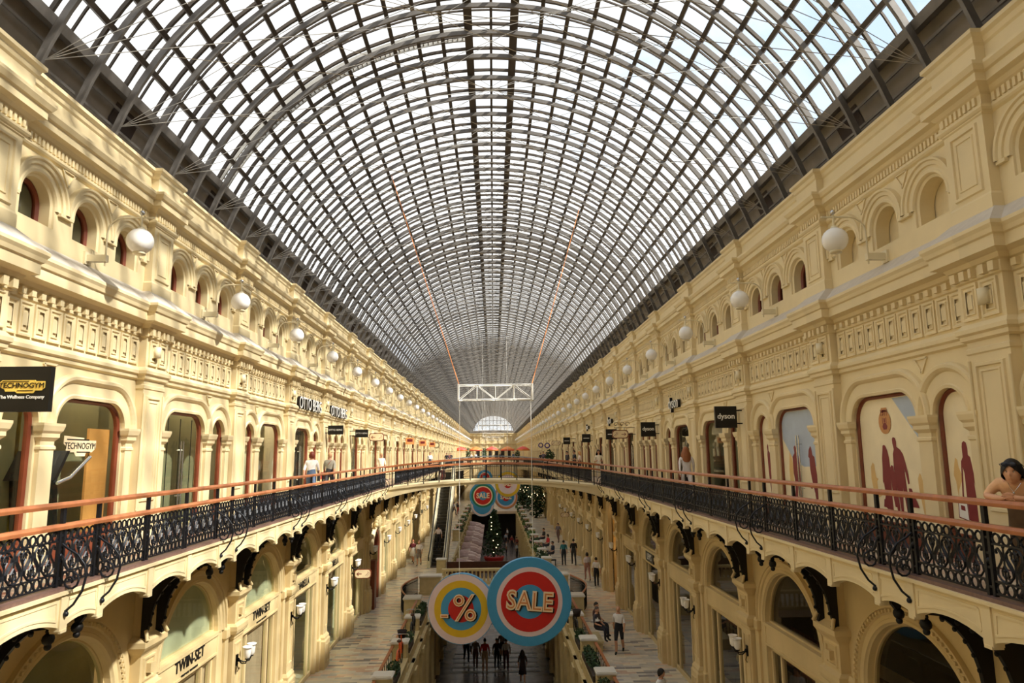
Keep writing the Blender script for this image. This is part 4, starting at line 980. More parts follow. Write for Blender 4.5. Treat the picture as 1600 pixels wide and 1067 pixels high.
# ------------------------------------------------------------------ globe lamps along both walls
for side, nm in ((-1, 'left'), (1, 'right')):
    mir = side > 0
    a = MB(); a.box(0, .36, -.05, .05, 3 - .03 - 2.97 + 11.43 - 0, 11.55); a.box(-.0, .04, -.09, .09, 11.38, 11.6)
    a.tube([(.33, 0, 11.36), (.33, 0, 11.95)] + [(.33 + .27 * (1 - math.cos(t)), 0, 11.95 + .27 * math.sin(t)) for t in (.4, .8, 1.2, PI / 2)] + [(1.12, 0, 12.22)], .016, 6)
    a.tube([(.9, 0, 12.02), (.9, 0, 12.26)], .02, 6)
    AM = a.mesh('arm', LAMPMETAL, mir)
    b = MB(); b.ball((.9, 0, 11.80), .222, 20); GMs = b.mesh('globe', GLOBE, mir)
    b = MB(); b.ball((.9, 0, 12.31), .045, 10); FM_ = b.mesh('finial', CHROME, mir)
    b = MB(); b.lathe([(.0, 11.555), (.10, 11.56), (.105, 11.60), (.0, 11.61)], (.9, 0, 0), 14); b.tube([(.9, 0, 11.56), (.9, 0, 11.5), (.93, 0, 11.47), (.96, 0, 11.5)], .007, 4); b.lathe([(.07, 12.0), (.05, 12.05), (.02, 12.06)], (.9, 0, 0), 12); CMs = b.mesh('gallery_ring', LAMPMETAL, mir)
    f = MB(); f.ball((.9, 0, 11.80), .222, 10); f.tube([(.0, 0, 11.5), (.33, 0, 11.5), (.33, 0, 11.95), (.6, 0, 12.22), (1.1, 0, 12.22)], .016, 4); FF = f.mesh('globe_lamp', GLOBE, mir)
    for n, k in enumerate(range(0, 38)):
        L = (side * XW, 11.94 + B * k, 0)
        lab = 'white globe lamp on a curved wall arm, %s of the row along the %s wall' % (ordn(n), nm)
        if k < 14:
            r = empty('globe_lamp', L)
            ao = put('arm', AM, r); put('finial', FM_, ao); go = put('globe', GMs, r); put('gallery_ring', CMs, go)
        else: r = put('globe_lamp', FF, None, L)
        tag(r, lab, 'lamp', 'globe lamps along the upper walls')
    s = MB(); s.box(.17, .2, -.05, .05, 10.12, 10.24); s.lathe([(.0, 10.07), (.075, 10.07), (.075, 10.29), (.0, 10.29)], (.23, 0, 0), 12); SPK = s.mesh('loudspeaker', LAMPMETAL, mir)
    for n, k in enumerate(range(0, 10)):
        tag(put('loudspeaker', SPK, None, (side * XW, yk(k) - .14, 0)), 'small cream drum loudspeaker on the frieze over the %s pilaster of the %s gallery' % (ordn(n), nm), 'loudspeaker', 'frieze loudspeakers')
    # ground-floor sconces
    d = DG_ + .16
    bp = MB(); bp.lathe([(0, -.0), (.05, 0), (.06, .02), (0, .04)], (0, 0, 0), 10); bp = MB(); bp.box(d, d + .03, -.05, .05, 2.82, 3.08); bp.ball((d + .04, 0, 2.95), .05, 8); bp.tube([(d + .03, 0, 2.82), (d + .06, 0, 2.72), (d + .03, 0, 2.66)], .012, 5); BPM = bp.mesh('backplate', IRON2, mir)
    AR, CP = [], []
    for sx in (-1, 1):
        ar = MB(); ar.tube([(d + .04, 0, 2.95), (d + .16, sx * .07, 2.88), (d + .28, sx * .14, 2.90), (d + .32, sx * .16, 3.0)], .017, 6); ar.lathe([(.0, 2.99), (.06, 3.0), (.05, 3.03)], (d + .32, sx * .16, 0), 8); AR.append(ar.mesh('arm', IRON2, mir))
        c = MB(); c.lathe([(.04, 3.02), (.085, 3.08), (.095, 3.2), (.10, 3.27), (.125, 3.31), (.115, 3.31), (.085, 3.2), (.03, 3.05)], (d + .32, sx * .16, 0), 12); CP.append(c.mesh('cup', GLOBE, mir))
    for n, k in enumerate(range(0, 13)):
        r = empty('wall_sconce', (side * XW, yk(k), 0)); put('backplate', BPM, r)
        for i in (0, 1): put('cup', CP[i], put('arm', AR[i], r))
        tag(r, 'two-cup iron wall sconce on the %s ground-floor pier along the %s side' % (ordn(n), nm), 'wall lamp', 'ground-floor sconces')

# lit lantern in the right-hand passage
r = tag(empty('passage_lantern', (8.6, 42.9, 0)), 'glowing yellow lantern in the dim passage on the right', 'lamp')
b = MB(); b.box(.0, .06, .45, .55, 2.9, 3.1); b.tube([(.0, .5, 3.0), (-.15, .35, 2.95), (-.2, .2, 3.05)], .02, 6); b.build('bracket', IRON2, r)
for q in (-.0, -.35):
    b = MB(); b.lathe([(.04, 3.05), (.11, 3.15), (.12, 3.3), (.05, 3.42)], (-.2 + q, .2, 0), 10); b.build('cup', mat('lit_lamp', (255, 214, 140), .4, emit=(255, 200, 120), es=9), r)
pl = bpy.data.lights.new('lantern_light', 'POINT'); pl.energy = 40; pl.color = (1, .72, .4); pl.shadow_soft_size = .1; put('lantern_light', pl, r, (-.3, .0, 3.2))

# ------------------------------------------------------------------ shop signs
def blade(label, x0, x1, y, z0, z1, m=BLACK, th=.09, name='blade_sign', side=1):
    r = tag(empty(name, ((x0 + x1) / 2, y, z0)), label, 'sign'); w, h = (x1 - x0) / 2, z1 - z0
    b = MB(); b.box(-w, w, -th / 2, th / 2, 0, h); b.build('panel', m, r)
    a = MB(); xe = side * 6.86 - (x0 + x1) / 2
    for z in (h * .2, h * .8): a.bar((side * w * .9, 0, z), (xe, 0, z), .03)
    a.build('wall_bracket', IRON2, r); return r, w, h
def mark(parent, x0, x1, y, z0, z1, m=WHITE, name='white_mark'):
    b = MB(); b.box(x0, x1, y - .004, y, z0, z1); b.build(name, m, parent)
g, w, h = blade('black sign with a yellow plate projecting from the left wall, nearest the camera', -6.54, -5.78, 9.36, 8.70, 9.29, side=-1)
def plate(parent, cx, cz, W, H, y, m, ink, n='plate', rot=FRONT):
    b = MB(); P = [(-.5, .32), (-.44, .5), (.28, .5), (.30, .42), (.5, .42), (.5, -.1), (.44, -.3), (.3, -.3), (.26, -.5), (-.1, -.5), (-.14, -.36), (-.36, -.36), (-.38, -.2), (-.5, .0)]
    b.prism([(x * W, 0, z * H) for x, z in P], (0, .012, 0)); o = b.build(n, m, parent, (cx, y - .012, cz)); return o
p = plate(g, 0.03, h * .55, .58, .17, -.046, mat('plate_yellow', (240, 206, 96), .4), INK)
text('TECHNOGYM', .093, INK, g, (.03, -.062, h * .55 + .015), FRONT, .003); mark(g, -.22, .12, -.06, h * .55 + .066, h * .55 + .074, INK, 'rule'); mark(g, -.02, .18, -.06, h * .55 - .052, h * .55 - .044, INK, 'rule')
text('The Wellness Company', .06, WHITE, g, (.03, -.05, h * .32), FRONT, .003, off=.0015)
for lab, y in (('black square blade sign with bold white lowercase letters beside the poster-covered windows', 19.3), ('black square blade sign with white lowercase letters over the three narrow arches', 29.14)):
    g, w, h = blade(lab, 6.09, 6.69, y, 8.74, 9.33); text('dyson', .205, WHITE, g, (0, -.05, h * .53), FRONT, .004, off=.004)
for lab, y, x0, x1 in (('black blade sign partly behind the cream arrow sign, right gallery', 38.98, 6.2, 6.8), ('black square blade sign on the ninth pilaster, right gallery', 48.82, 6.1, 6.7), ('black square blade sign farthest along the right gallery', 58.66, 5.78, 6.35)):
    g, w, h = blade(lab, x0, x1, y, 8.82, 9.38); mark(g, -.2, .2, -.046, h * .5 - .02, h * .5 + .02)
for lab, y, x0, x1 in (('black oblong blade sign with thin white capitals, nearer of two on the left gallery', 29.14, -6.74, -6.13), ('black oblong blade sign with thin white capitals, farther one beside the arrow sign', 34.06, -6.58, -5.98)):
    g, w, h = blade(lab, x0, x1, y, 8.94, 9.31, side=-1); text('OTTO BERG', .10, WHITE, g, (0, -.05, h * .5), FRONT, .003)
PILLC = mat('pill_cream', (244, 224, 184), .45)
def arrow_sign(label, x0, x1, y, z0, z1, left, side, scrolls=False):
    r = tag(empty('arrow_sign', ((x0 + x1) / 2, y, (z0 + z1) / 2)), label, 'sign'); w, h = (x1 - x0) / 2, (z1 - z0) / 2
    def pill(w, h, t0, t1, m, n):
        b = MB(); rr = min(h, .16) * .8; P = []
        for cx, cz, a0 in ((w - rr, h - rr, 0), (-w + rr, h - rr, PI / 2), (-w + rr, -h + rr, PI), (w - rr, -h + rr, 1.5 * PI)):
            P += [(cx + rr * math.cos(a0 + PI / 2 * i / 5), t0, cz + rr * math.sin(a0 + PI / 2 * i / 5)) for i in range(6)]
        b.prism(P, (0, t1 - t0, 0)); b.build(n, m, r)
    pill(w, h, -.03, .03, REDWOOD, 'rim'); pill(w - .035, h - .035, -.04, .0, PILLC, 'face')
    b = MB(); s = -1 if left else 1; ax = s * w * .55
    b.bar((ax - s * .16, -.042, 0), (ax + s * .06, -.042, 0), .012, .025); b.bar((ax + s * .06, -.042, 0), (ax - s * .03, -.042, .07), .012, .022); b.bar((ax + s * .06, -.042, 0), (ax - s * .03, -.042, -.07), .012, .022)
    b.build('arrow', SILRED, r)
    b = MB(); px = -s * w * .55
    b.bar((px - .09, -.042, -.08), (px + .09, -.042, .08), .01, .016); b.bar((px - .02, -.042, -.09), (px + .11, -.042, .03), .01, .01); b.ball((px + .02, -.042, .08), .016, 6, (1, .3, 1)); b.build('stair_pictogram', SILRED, r)
    a = MB(); xe = side * (6.86 if z0 > 6 else 6.62) - (x0 + x1) / 2; a.bar((side * w, 0, 0), (xe, 0, 0), .03)
    if scrolls:
        a.bar((-.3, 0, h + .12), (xe, 0, h + .12), .02)
        for cx in (-.2, .1, .35): a.tube([(cx + .12 * (1 - t / 9) * math.cos(t), 0, h + .28 + .12 * (1 - t / 9) * math.sin(t)) for t in [i * .5 for i in range(14)]], .012, 4)
        for q in (-.2, .2): a.bar((q, 0, h - .01), (q, 0, h + .12), .015)
    a.build('wall_bracket', IRON2, r)
arrow_sign('cream rounded arrow sign pointing right under iron scrolls, right gallery', 5.72, 6.50, 34.06, 8.77, 9.17, False, 1, True)
arrow_sign('cream rounded arrow sign pointing left, left gallery by the footbridge', -6.78, -5.97, 38.98, 8.85, 9.27, True, -1)
arrow_sign('cream rounded arrow sign pointing left on the ground-floor pier', -6.46, -5.69, 34.06, 2.47, 2.89, True, -1)
arrow_sign('cream rounded arrow sign pointing right, far down the ground floor', 5.44, 6.11, 58.66, 2.95, 3.31, False, 1)
arrow_sign('cream rounded arrow sign pointing right, farthest along the right gallery', 5.2, 6.0, 63.58, 8.8, 9.2, False, 1)
def letters(label, body, size, side, y, z, x=6.86, m=WHITE, ext=.055, sx=1.0, shadow=True):
    r = tag(empty('wall_lettering', (side * x, y, z)), label, 'sign'); rot = ONR if side > 0 else ONL
    text(body, size, INK, r, (-side * .0, 0, 0), rot, ext, 'letter_sides', .004, sx=sx); text(body, size, m, r, (-side * (ext + .004), 0, 0), rot, .004, 'letter_faces', sx=sx)
    return r
letters('nearest white raised lowercase letters on the right frieze', 'dyson', .62, 1, 26.55, 9.93)
letters('white raised lowercase letters on the right frieze just past the arrow sign', 'dyson', .56, 1, 41.4, 9.95)
letters('farthest white raised lowercase letters on the right frieze', 'dyson', .52, 1, 51.4, 9.95)
letters('nearer white raised capital letters on the left frieze', 'OTTO BERG', .62, -1, 26.6, 9.95, sx=.95)
letters('farther white raised capital letters on the left frieze', 'OTTO BERG', .62, -1, 31.5, 9.95, sx=.95)
def flat_letters(label, body, size, y, z, side=-1, sub=None, m=INK, x=6.9, name='shop_name'):
    r = tag(empty(name, (side * x, y, z)), label, 'sign'); rot = ONL if side < 0 else ONR
    text(body, size, m, r, (-side * .012, 0, 0), rot, .01)
    if sub: text(sub, size * .32, m, r, (-side * .012, 0, -size * .72), rot, .006)
    return r
XL = XW - .19
flat_letters('black two-line shop name on the nearest full lintel, bottom left', 'TWIN-SET', .34, yk(1) + GC, 3.62, sub='SIMONA BARBIERI', x=XL)
flat_letters('black two-line shop name on the second lintel from the left edge', 'TWIN-SET', .34, yk(2) + GC, 3.62, sub='SIMONA BARBIERI', x=XL)
flat_letters('black one-line shop name on the third lintel from the left edge', 'MARELLA', .36, yk(3) + GC - .3, 3.58, x=XL)
flat_letters('black one-line shop name on the lintel nearest the wooden portal', 'MARELLA', .36, yk(4) + GC - .3, 3.58, x=XL)
r = tag(empty('shop_name', (XL, yk(4) + GC, 3.58)), "white capitals on a dark plate, right ground-floor lintel", 'sign')
b = MB(); b.box(-.05, -.002, -.75, .75, -.2, .2); b.build('plate', BLACK, r); text("LEVI'S", .36, WHITE, r, (-.06, 0, 0), ONR, .006)
# orange bag-shaped signs and small round ones far along the left and right galleries
for n, (lab, y, x) in enumerate((('nearest orange bag-shaped sign along the left gallery', 53.74, -6.28), ('middle orange bag-shaped sign along the left gallery', 63.58, -6.3), ('farthest orange bag-shaped sign along the left gallery', 73.4, -6.3))):
    g = tag(empty('bag_sign', (x, y, 8.86)), lab, 'sign'); b = MB(); b.prism([(-.33, -.04, 0), (.33, -.04, 0), (.30, -.04, .5), (-.30, -.04, .5)], (0, .08, 0)); b.build('panel', mat('bag_orange_%d' % n, (238, 168, 106), .5), g)
    b = MB(); b.tube([(-.15, 0, .5), (-.12, 0, .62), (.12, 0, .62), (.15, 0, .5)], .02, 5); b.bar((-.33, 0, .3), (-.58, 0, .3), .03); b.build('handle', REDWOOD, g)
    mark(g, -.2, .2, -.041, .2, .4, SILRED, 'red_motif')
def round_sign(lab, x, y, z, r0, m1, m2, side):
    g = tag(empty('round_sign', (x, y, z)), lab, 'sign')
    def disc(r, y0, y1, m, n): b = MB(); b.prism([(r * math.cos(2 * PI * i / 24), y0, r * math.sin(2 * PI * i / 24)) for i in range(24)], (0, y1 - y0, 0)); b.build(n, m, g)
    disc(r0, -.04, .04, m1, 'disc'); disc(r0 * .6, -.05, -.04, m2, 'inner_disc'); b = MB(); b.bar((side * r0, 0, 0), (side * 6.86 - x, 0, 0), .03); b.build('wall_bracket', IRON2, g)
round_sign('small grey-rimmed round sign beyond the orange bag signs', -6.25, 78.3, 9.1, .36, mat('bronze', (140, 130, 100), .4), PILLC, -1)
PURP = mat('purple_sign', (72, 58, 130), .5)
round_sign('purple round sign, nearer of two far along the right gallery', 6.3, 83.2, 9.0, .33, PURP, PILLC, 1)
round_sign('purple round sign, farther of two far along the right gallery', 6.2, 93.1, 9.15, .33, PURP, PILLC, 1)

# ------------------------------------------------------------------ window posters on the right gallery
def poster(label, k, t, s_of, h_of, shapes, name='window_poster', hb=GAL + .34, grow=-.05):
    P = gal_outline(t, grow, hb); b = MB(); fill(b, P, -.09)
    r = b.build(name, POSTERBG, None, (XW, yk(k), 0), True); tag(r, label, 'poster')
    lay = 0
    for nm_, m, polys in shapes:
        lay += 1; b = MB()
        for q in polys:
            pts = [(-.09 + .0012 * lay, s_of(x), h_of(y)) for x, y in q]; b.face(pts)
        b.build(nm_, m, r, (0, 0, 0), True)
    return r
def ell(cx, cy, rx, ry, n=20): return [(cx + rx * math.cos(2 * PI * i / n), cy + ry * math.sin(2 * PI * i / n)) for i in range(n)]
T0, T1 = BAYS['nw'][1], BAYS['nw'][0]
W_woman = [[(262, 452), (275, 460), (290, 500), (300, 560), (303, 640), (298, 700), (300, 780), (298, 900), (300, 985), (288, 985), (250, 985), (222, 960), (240, 860), (232, 760), (228, 780), (224, 760), (232, 650), (235, 560), (245, 500), (250, 460)], [(272, 985), (300, 985), (298, 1045), (286, 1045)]]
W_child = [[(318, 618), (330, 630), (334, 660), (345, 700), (355, 760), (350, 800), (360, 960), (350, 1045), (340, 1045), (335, 960), (320, 960), (312, 900), (305, 800), (298, 700), (305, 640)]]
W_man = [[(352, 390), (370, 400), (376, 430), (374, 470), (405, 495), (425, 530), (440, 600), (455, 690), (458, 760), (446, 770), (436, 700), (425, 640), (428, 760), (440, 920), (442, 1055), (425, 1058), (412, 920), (400, 800), (390, 920), (388, 1055), (372, 1055), (362, 900), (345, 760), (336, 640), (338, 530), (350, 490), (342, 440), (342, 405)]]
W_bags = [[(448, 800), (470, 800), (515, 925), (520, 945), (455, 945)], [(225, 905), (240, 905), (262, 975), (216, 970)]]
W_tan = [[(140, 600), (155, 620), (158, 680), (165, 730), (185, 740), (170, 760), (172, 840), (210, 820), (205, 880), (170, 900), (170, 1040), (155, 1040), (150, 860), (130, 860), (115, 740), (120, 640)], [(545, 675), (555, 690), (570, 760), (575, 830), (592, 840), (575, 860), (575, 1040), (560, 1040), (545, 930), (530, 800), (528, 720)]]
sx = lambda x: 4.04 - (x - 50) / 550 * 1.96
hy = lambda y: 9.03 - (y - 60) / 1000 * 2.14
p = poster('wide window poster of a maroon family with shopping bags', 0, T0, sx, hy, [('blue_sky', POSTERSKY, [[(372, 70), (520, 68), (560, 110), (588, 170), (592, 420), (560, 400)]]), ('tan_figures', SILTAN, W_tan), ('maroon_woman', SILRED, W_woman), ('maroon_man', SILRED, W_man), ('maroon_child', SILRED, W_child), ('shopping_bags', SILRED, W_bags), ('oval_emblem', mat('emblem_tan', (196, 140, 84), .5), [ell(292, 262, 56, 102), [(262, 178), (268, 142), (318, 142), (324, 178)]]), ('emblem_motif', SILRED, [[(270, 300), (276, 280), (292, 262), (308, 280), (316, 300), (308, 325), (278, 325)], [(272, 225), (278, 225), (278, 275), (272, 275)], [(304, 225), (310, 225), (310, 275), (304, 275)], [(286, 230), (298, 230), (298, 262), (286, 262)]])])
text('1911', .17, SILRED, p, (.09 - .0012 * 9, sx(290), hy(186)), ONR, .001, 'emblem_year', sx=.75)
N_w = [[(212, 418), (230, 430), (237, 470), (235, 515), (252, 530), (262, 600), (275, 700), (292, 790), (285, 815), (275, 760), (262, 700), (268, 800), (270, 960), (258, 1005), (245, 1005), (195, 960), (190, 800), (190, 640), (180, 600), (172, 720), (165, 800), (168, 815), (152, 810), (160, 700), (172, 560), (190, 530), (190, 460), (196, 430)]]
N_t = [[(122, 533), (140, 550), (145, 600), (165, 650), (160, 700), (130, 760), (120, 820), (110, 700), (95, 660), (105, 600)], [(150, 960), (165, 1030), (135, 1030)]]
sn = lambda x: 1.49 - (x - 60) / 275 * .74
hn = lambda y: 9.03 - (y - 40) / 1000 * 2.14
p = poster('narrow arched window poster of one maroon woman with a white bag', 0, T1, sn, hn, [('tan_figure', SILTAN, N_t), ('maroon_woman', SILRED, N_w), ('bag_outline', SILRED, [[(110, 810), (188, 824), (196, 974), (106, 956)]]), ('white_bag', WHITE, [[(116, 818), (183, 831), (190, 966), (112, 949)]]), ('bag_print', SILRED, [[(132, 865), (166, 872), (168, 905), (132, 898)]])])
T2, T3 = BAYS['wn'][0], BAYS['wn'][1]
D_m = [[(432, 452), (445, 470), (445, 520), (465, 560), (475, 640), (480, 760), (478, 800), (470, 820), (468, 1000), (465, 1035), (445, 1030), (440, 850), (430, 990), (425, 1000), (400, 1000), (410, 900), (412, 800), (402, 740), (402, 570), (425, 530), (420, 470)]]
D_w = [[(595, 462), (605, 480), (612, 550), (630, 570), (638, 680), (650, 800), (642, 820), (640, 930), (640, 1050), (625, 1055), (615, 930), (600, 850), (590, 780), (580, 690), (580, 580), (570, 570), (578, 500)], [(572, 850), (590, 850), (592, 880), (574, 878)]]
D_t = [[(370, 510), (388, 560), (400, 640), (400, 920), (385, 1000), (365, 1000), (360, 900), (355, 700)]]
sd_ = lambda x: 2.86 - (x - 300) / 390 * 1.96
hd = lambda y: 9.03 - (y - 95) / 950 * 2.14
poster('glass door poster with a maroon man and woman under blue sky', 1, T2, sd_, hd, [('blue_sky', POSTERSKY, [[(303, 200), (310, 135), (345, 100), (640, 98), (675, 130), (687, 200), (687, 560), (640, 660), (520, 668), (410, 600), (303, 380)]]), ('tan_figure', SILTAN, D_t), ('maroon_man', SILRED, D_m), ('maroon_woman', SILRED, D_w)], hb=GAL + .02)
F_w = [[(124, 445), (132, 470), (132, 520), (148, 545), (160, 600), (165, 570), (166, 600), (160, 640), (175, 700), (172, 750), (160, 755), (162, 880), (162, 970), (152, 970), (142, 780), (138, 970), (130, 880), (120, 750), (115, 560), (120, 520), (115, 480)]]
sf = lambda x: 4.13 - (x - 75) / 130 * .74
hf_ = lambda y: 9.03 - (y - 150) / 860 * 2.14
poster('narrow arched window poster of a small maroon woman in a skirt', 1, T3, sf, hf_, [('maroon_woman', SILRED, F_w)])

# ------------------------------------------------------------------ gym window: sticker, treadmill, panels
g = tag(empty('window_sticker', (-XW - .095, yk(0) + 2.95, 8.30)), 'cream stepped sticker with black letters on the nearest wide left window', 'sign')
b = MB(); P = [(-.5, .5), (.1, .42), (.12, .3), (.5, .3), (.5, -.1), (.38, -.3), (.2, -.3), (.16, -.5), (-.12, -.5), (-.18, -.3), (-.42, -.3), (-.44, .0), (-.5, .1)]
b.prism([(0, x * .95, z * .34) for x, z in P], (.006, 0, 0)); b.build('plate', PILLC, g); text('TECHNOGYM', .155, INK, g, (.010, 0, .0), ONL, .002, sx=.95)
b = MB(); b.box(.006, .01, -.4, .25, .10, .12); b.box(.006, .01, -.1, .3, -.11, -.09); b.build('rules', INK, g)
g = tag(empty('treadmill', (-7.45, 12.35, GAL)), 'dark treadmill behind the nearest wide left window', 'exercise machine')
b = MB(); b.box(-.4, .4, -.55, .9, .0, .2); b.build('deck', BLACK, g)
b = MB(); b.bar((.3, -.4, .2), (.3, -.55, 1.35), .09, .12); b.bar((-.3, -.4, .2), (-.3, -.55, 1.35), .09, .12); b.build('uprights', BLACK, g)
b = MB(); b.prism([(-.45, -.75, 1.25), (.45, -.75, 1.25), (.45, -.45, 1.72), (-.45, -.45, 1.72)], (0, .08, .0)); b.build('console', BLACK, g)
for q in (-.38, .38): b = MB(); b.tube([(q, -.55, 1.2), (q, -.2, 1.28), (q, .35, 1.62)], .03, 6); b.build('handle', CHROME, g)
b = MB(); b.box(-.26, -.22, 3.42, 4.1, GAL, 8.62); tag(b.build('wood_panel', WOODIN, None, (-XW, yk(0), 0)), 'orange wooden panel inside the gym window', 'panel')
b = MB(); b.box(-.85, -.8, 2.35, 2.45, GAL, 9.0); tag(b.build('yellow_pole', YEL, None, (-XW, yk(0), 0)), 'thin yellow upright inside the gym window', 'pole')

# ------------------------------------------------------------------ hanging truss and sale discs
def truss(label, x0, x1, y, z, h=.46, dep=.46):
    r = tag(empty('lighting_truss', ((x0 + x1) / 2, y, z)), label, 'truss'); L = (x1 - x0) / 2; C = []
    b = MB()
    for dy in (0, dep):
        for dz in (0, -h): b.tube([(-L, dy, dz), (L, dy, dz)], .02, 6)
    b.build('chords', WHITE, r); b = MB(); n = 4
    for i in range(n + 1):
        x = -L + 2 * L * i / n
        b.tube([(x, 0, 0), (x, 0, -h)], .012, 5); b.tube([(x, dep, 0), (x, dep, -h)], .012, 5); b.tube([(x, 0, -h), (x, dep, -h)], .012, 5); b.tube([(x, 0, 0), (x, dep, 0)], .012, 5)
        if i < n:
            x2 = x + 2 * L / n; a, c = ((0, -h) if i % 2 else (-h, 0))
            b.tube([(x, 0, a), (x2, 0, c)], .012, 5); b.tube([(x, dep, a), (x2, dep, c)], .012, 5); b.tube([(x, 0, -h), (x2, dep, -h)], .013, 5)
    b.build('braces', WHITE, r)
    for s in (-1, 1): b = MB(); b.box(s * L - .02, s * L + .02, -.03, dep + .03, -h - .03, .03); b.build('end_plate', WHITE, r)
    return r
TRY, TRZ = 22.0, 10.24
truss('white lighting truss hanging under the vault, nearest of the row', -1.09, 1.24, TRY, TRZ)
for n, (y, lab) in enumerate(((62, 'white lighting truss, second of the row down the hall'), (92, 'white lighting truss, third of the row down the hall'), (122, 'white lighting truss, farthest of the row down the hall'))):
    truss(lab, -1.3, 1.3, y, 10.6 + .15 * n)
for lab, p, q in (('orange strap from the truss up to the left of the vault', (-1.07, 22.02, 10.26), (-3.55, 23.8, 17.85)), ('orange strap from the truss up to the right of the vault', (1.22, 22.02, 10.26), (3.52, 27.1, 17.85))):
    b = MB(); b.tube([p, q], .013, 5); tag(b.build('hanging_strap', ORANGE), lab, 'strap')
for lab, x, zt in (('thin white cable from the truss down to the percent disc', -1.05, 4.45), ('thin white cable from the truss down to the big sale disc', 1.18, 4.95)):
    b = MB(); b.tube([(x, TRY + .1, 9.74), (x, TRY + .1, zt)], .009, 5); tag(b.build('sign_cable', WHITE), lab, 'cable')
def disc_sign(label, c, r0, rings, txt, rz=0, tilt=0, th=.2, side=BLUE, tsize=.5, tsx=1.0, full=True):
    g = tag(empty('sale_disc', c, rz), label, 'sign'); g.rotation_euler = (0, tilt, rz)
    def cyl(r, y0, y1, m, n, k=48):
        b = MB(); b.prism([(r * math.cos(2 * PI * i / k), y0, r * math.sin(2 * PI * i / k)) for i in range(k)], (0, y1 - y0, 0)); b.build(n, m, g)
    cyl(r0, -th / 2, th / 2, side, 'body')
    for i, (f, m, n) in enumerate(rings): cyl(r0 * f, -th / 2 - .006 * (i + 1), -th / 2 + .001, m, n)
    y = -th / 2 - .006 * len(rings) - .03
    if txt and full:
        text(txt, tsize * r0, INK, g, (.035 * r0, y + .012, -.02 * r0), FRONT, .02, 'letter_shadow', .028 * r0, sx=tsx, space=1.06)
        text(txt, tsize * r0, LETC, g, (0, y, 0), FRONT, .02, 'lettering', .028 * r0, sx=tsx, space=1.06)
        text(txt, tsize * r0, LETO, g, (0, y - .022, 0), FRONT, .004, 'inline', -.009 * r0, sx=tsx, space=1.06)
    elif txt: text(txt, tsize * r0, LETC, g, (0, y + .01, 0), FRONT, .01, 'lettering', .018 * r0, sx=tsx, space=1.05)
    return g
big = disc_sign('big blue and red disc reading sale, hanging nearest over the well', (1.05, 22.15, 3.72), 1.27, [(.985, BLUE, 'blue_face'), (.785, PINKW, 'pale_ring'), (.68, RED, 'red_ring'), (.385, BLUE, 'blue_centre')], 'SALE', .06, .085, .22, BLUE, .58, .86)
sm = disc_sign('yellow and pale disc reading minus percent beside the big sale disc', (-1.0, 22.55, 3.46), 1.03, [(.985, PINKW, 'pale_face'), (.80, YEL, 'yellow_ring'), (.60, BLUE, 'blue_ring'), (.38, RED, 'red_centre')], None, -.10, .0, .22, BLUE)
for ch, sz, x, z in (('%', 1.08, .12, 0), ('-', .9, -.50, -.13)):
    text(ch, sz, INK, sm, (x + .04, -.16, z - .02), FRONT, .02, 'letter_shadow', .012); text(ch, sz, LETC, sm, (x, -.175, z), FRONT, .02, 'lettering', .012); text(ch, sz, LETO, sm, (x, -.197, z), FRONT, .004, 'inline', -.018)
far = [('far sale disc with green ring, seen under the footbridge', (-.82, 55, 4.95), 1.02, [(.97, BLUE, 'blue_face'), (.86, GRN, 'green_ring'), (.72, LETC, 'pale_ring'), (.64, RED, 'red_ring'), (.32, BLUE, 'blue_centre')], 'SALE', .52),
       ('blue and white disc half hidden below the green-ringed sale disc', (-.92, 58.5, 4.05), .95, [(.97, PINKW, 'pale_face'), (.8, BLUE, 'blue_ring')], None, .5),
       ('yellow-rimmed disc cut off by the footbridge', (1.1, 56, 5.75), 1.0, [(.97, YEL, 'yellow_face'), (.74, PINKW, 'pale_ring'), (.3, RED, 'red_centre')], 'SALE', .4),
       ('orange-rimmed blue disc reading sale below the yellow-rimmed one', (1.0, 59, 4.6), .98, [(.97, LETO, 'orange_face'), (.82, PINKW, 'pale_ring'), (.7, BLUE, 'blue_ring'), (.34, RED, 'red_centre')], 'SALE', .5),
       ('small red and blue disc seen through the footbridge railing', (-1.15, 95, 5.0), 1.0, [(.97, BLUE, 'blue_face'), (.7, LETC, 'pale_ring'), (.62, RED, 'red_ring'), (.3, BLUE, 'blue_centre')], None, .5),
       ('small yellow disc seen through the footbridge railing', (2.2, 95, 4.6), 1.15, [(.97, YEL, 'yellow_face'), (.4, GRN, 'green_centre')], None, .5)]
for lab, c, r0, rings, tx, ts in far: disc_sign(lab, c, r0, rings, tx, 0, 0, .2, BLUE, ts, .86, False)
for n, (x, y, zt, c) in enumerate(((-.82, 55, 5.9, 'green-ringed'), (1.1, 56, 6.7, 'yellow-rimmed'), (-1.15, 95, 5.9, 'red and blue'))):
    b = MB(); b.tube([(x, y, zt), (x, y + .01, 17.5)], .008, 4); tag(b.build('sign_cable', WHITE), 'thin cable holding up the far %s disc' % c, 'cable')

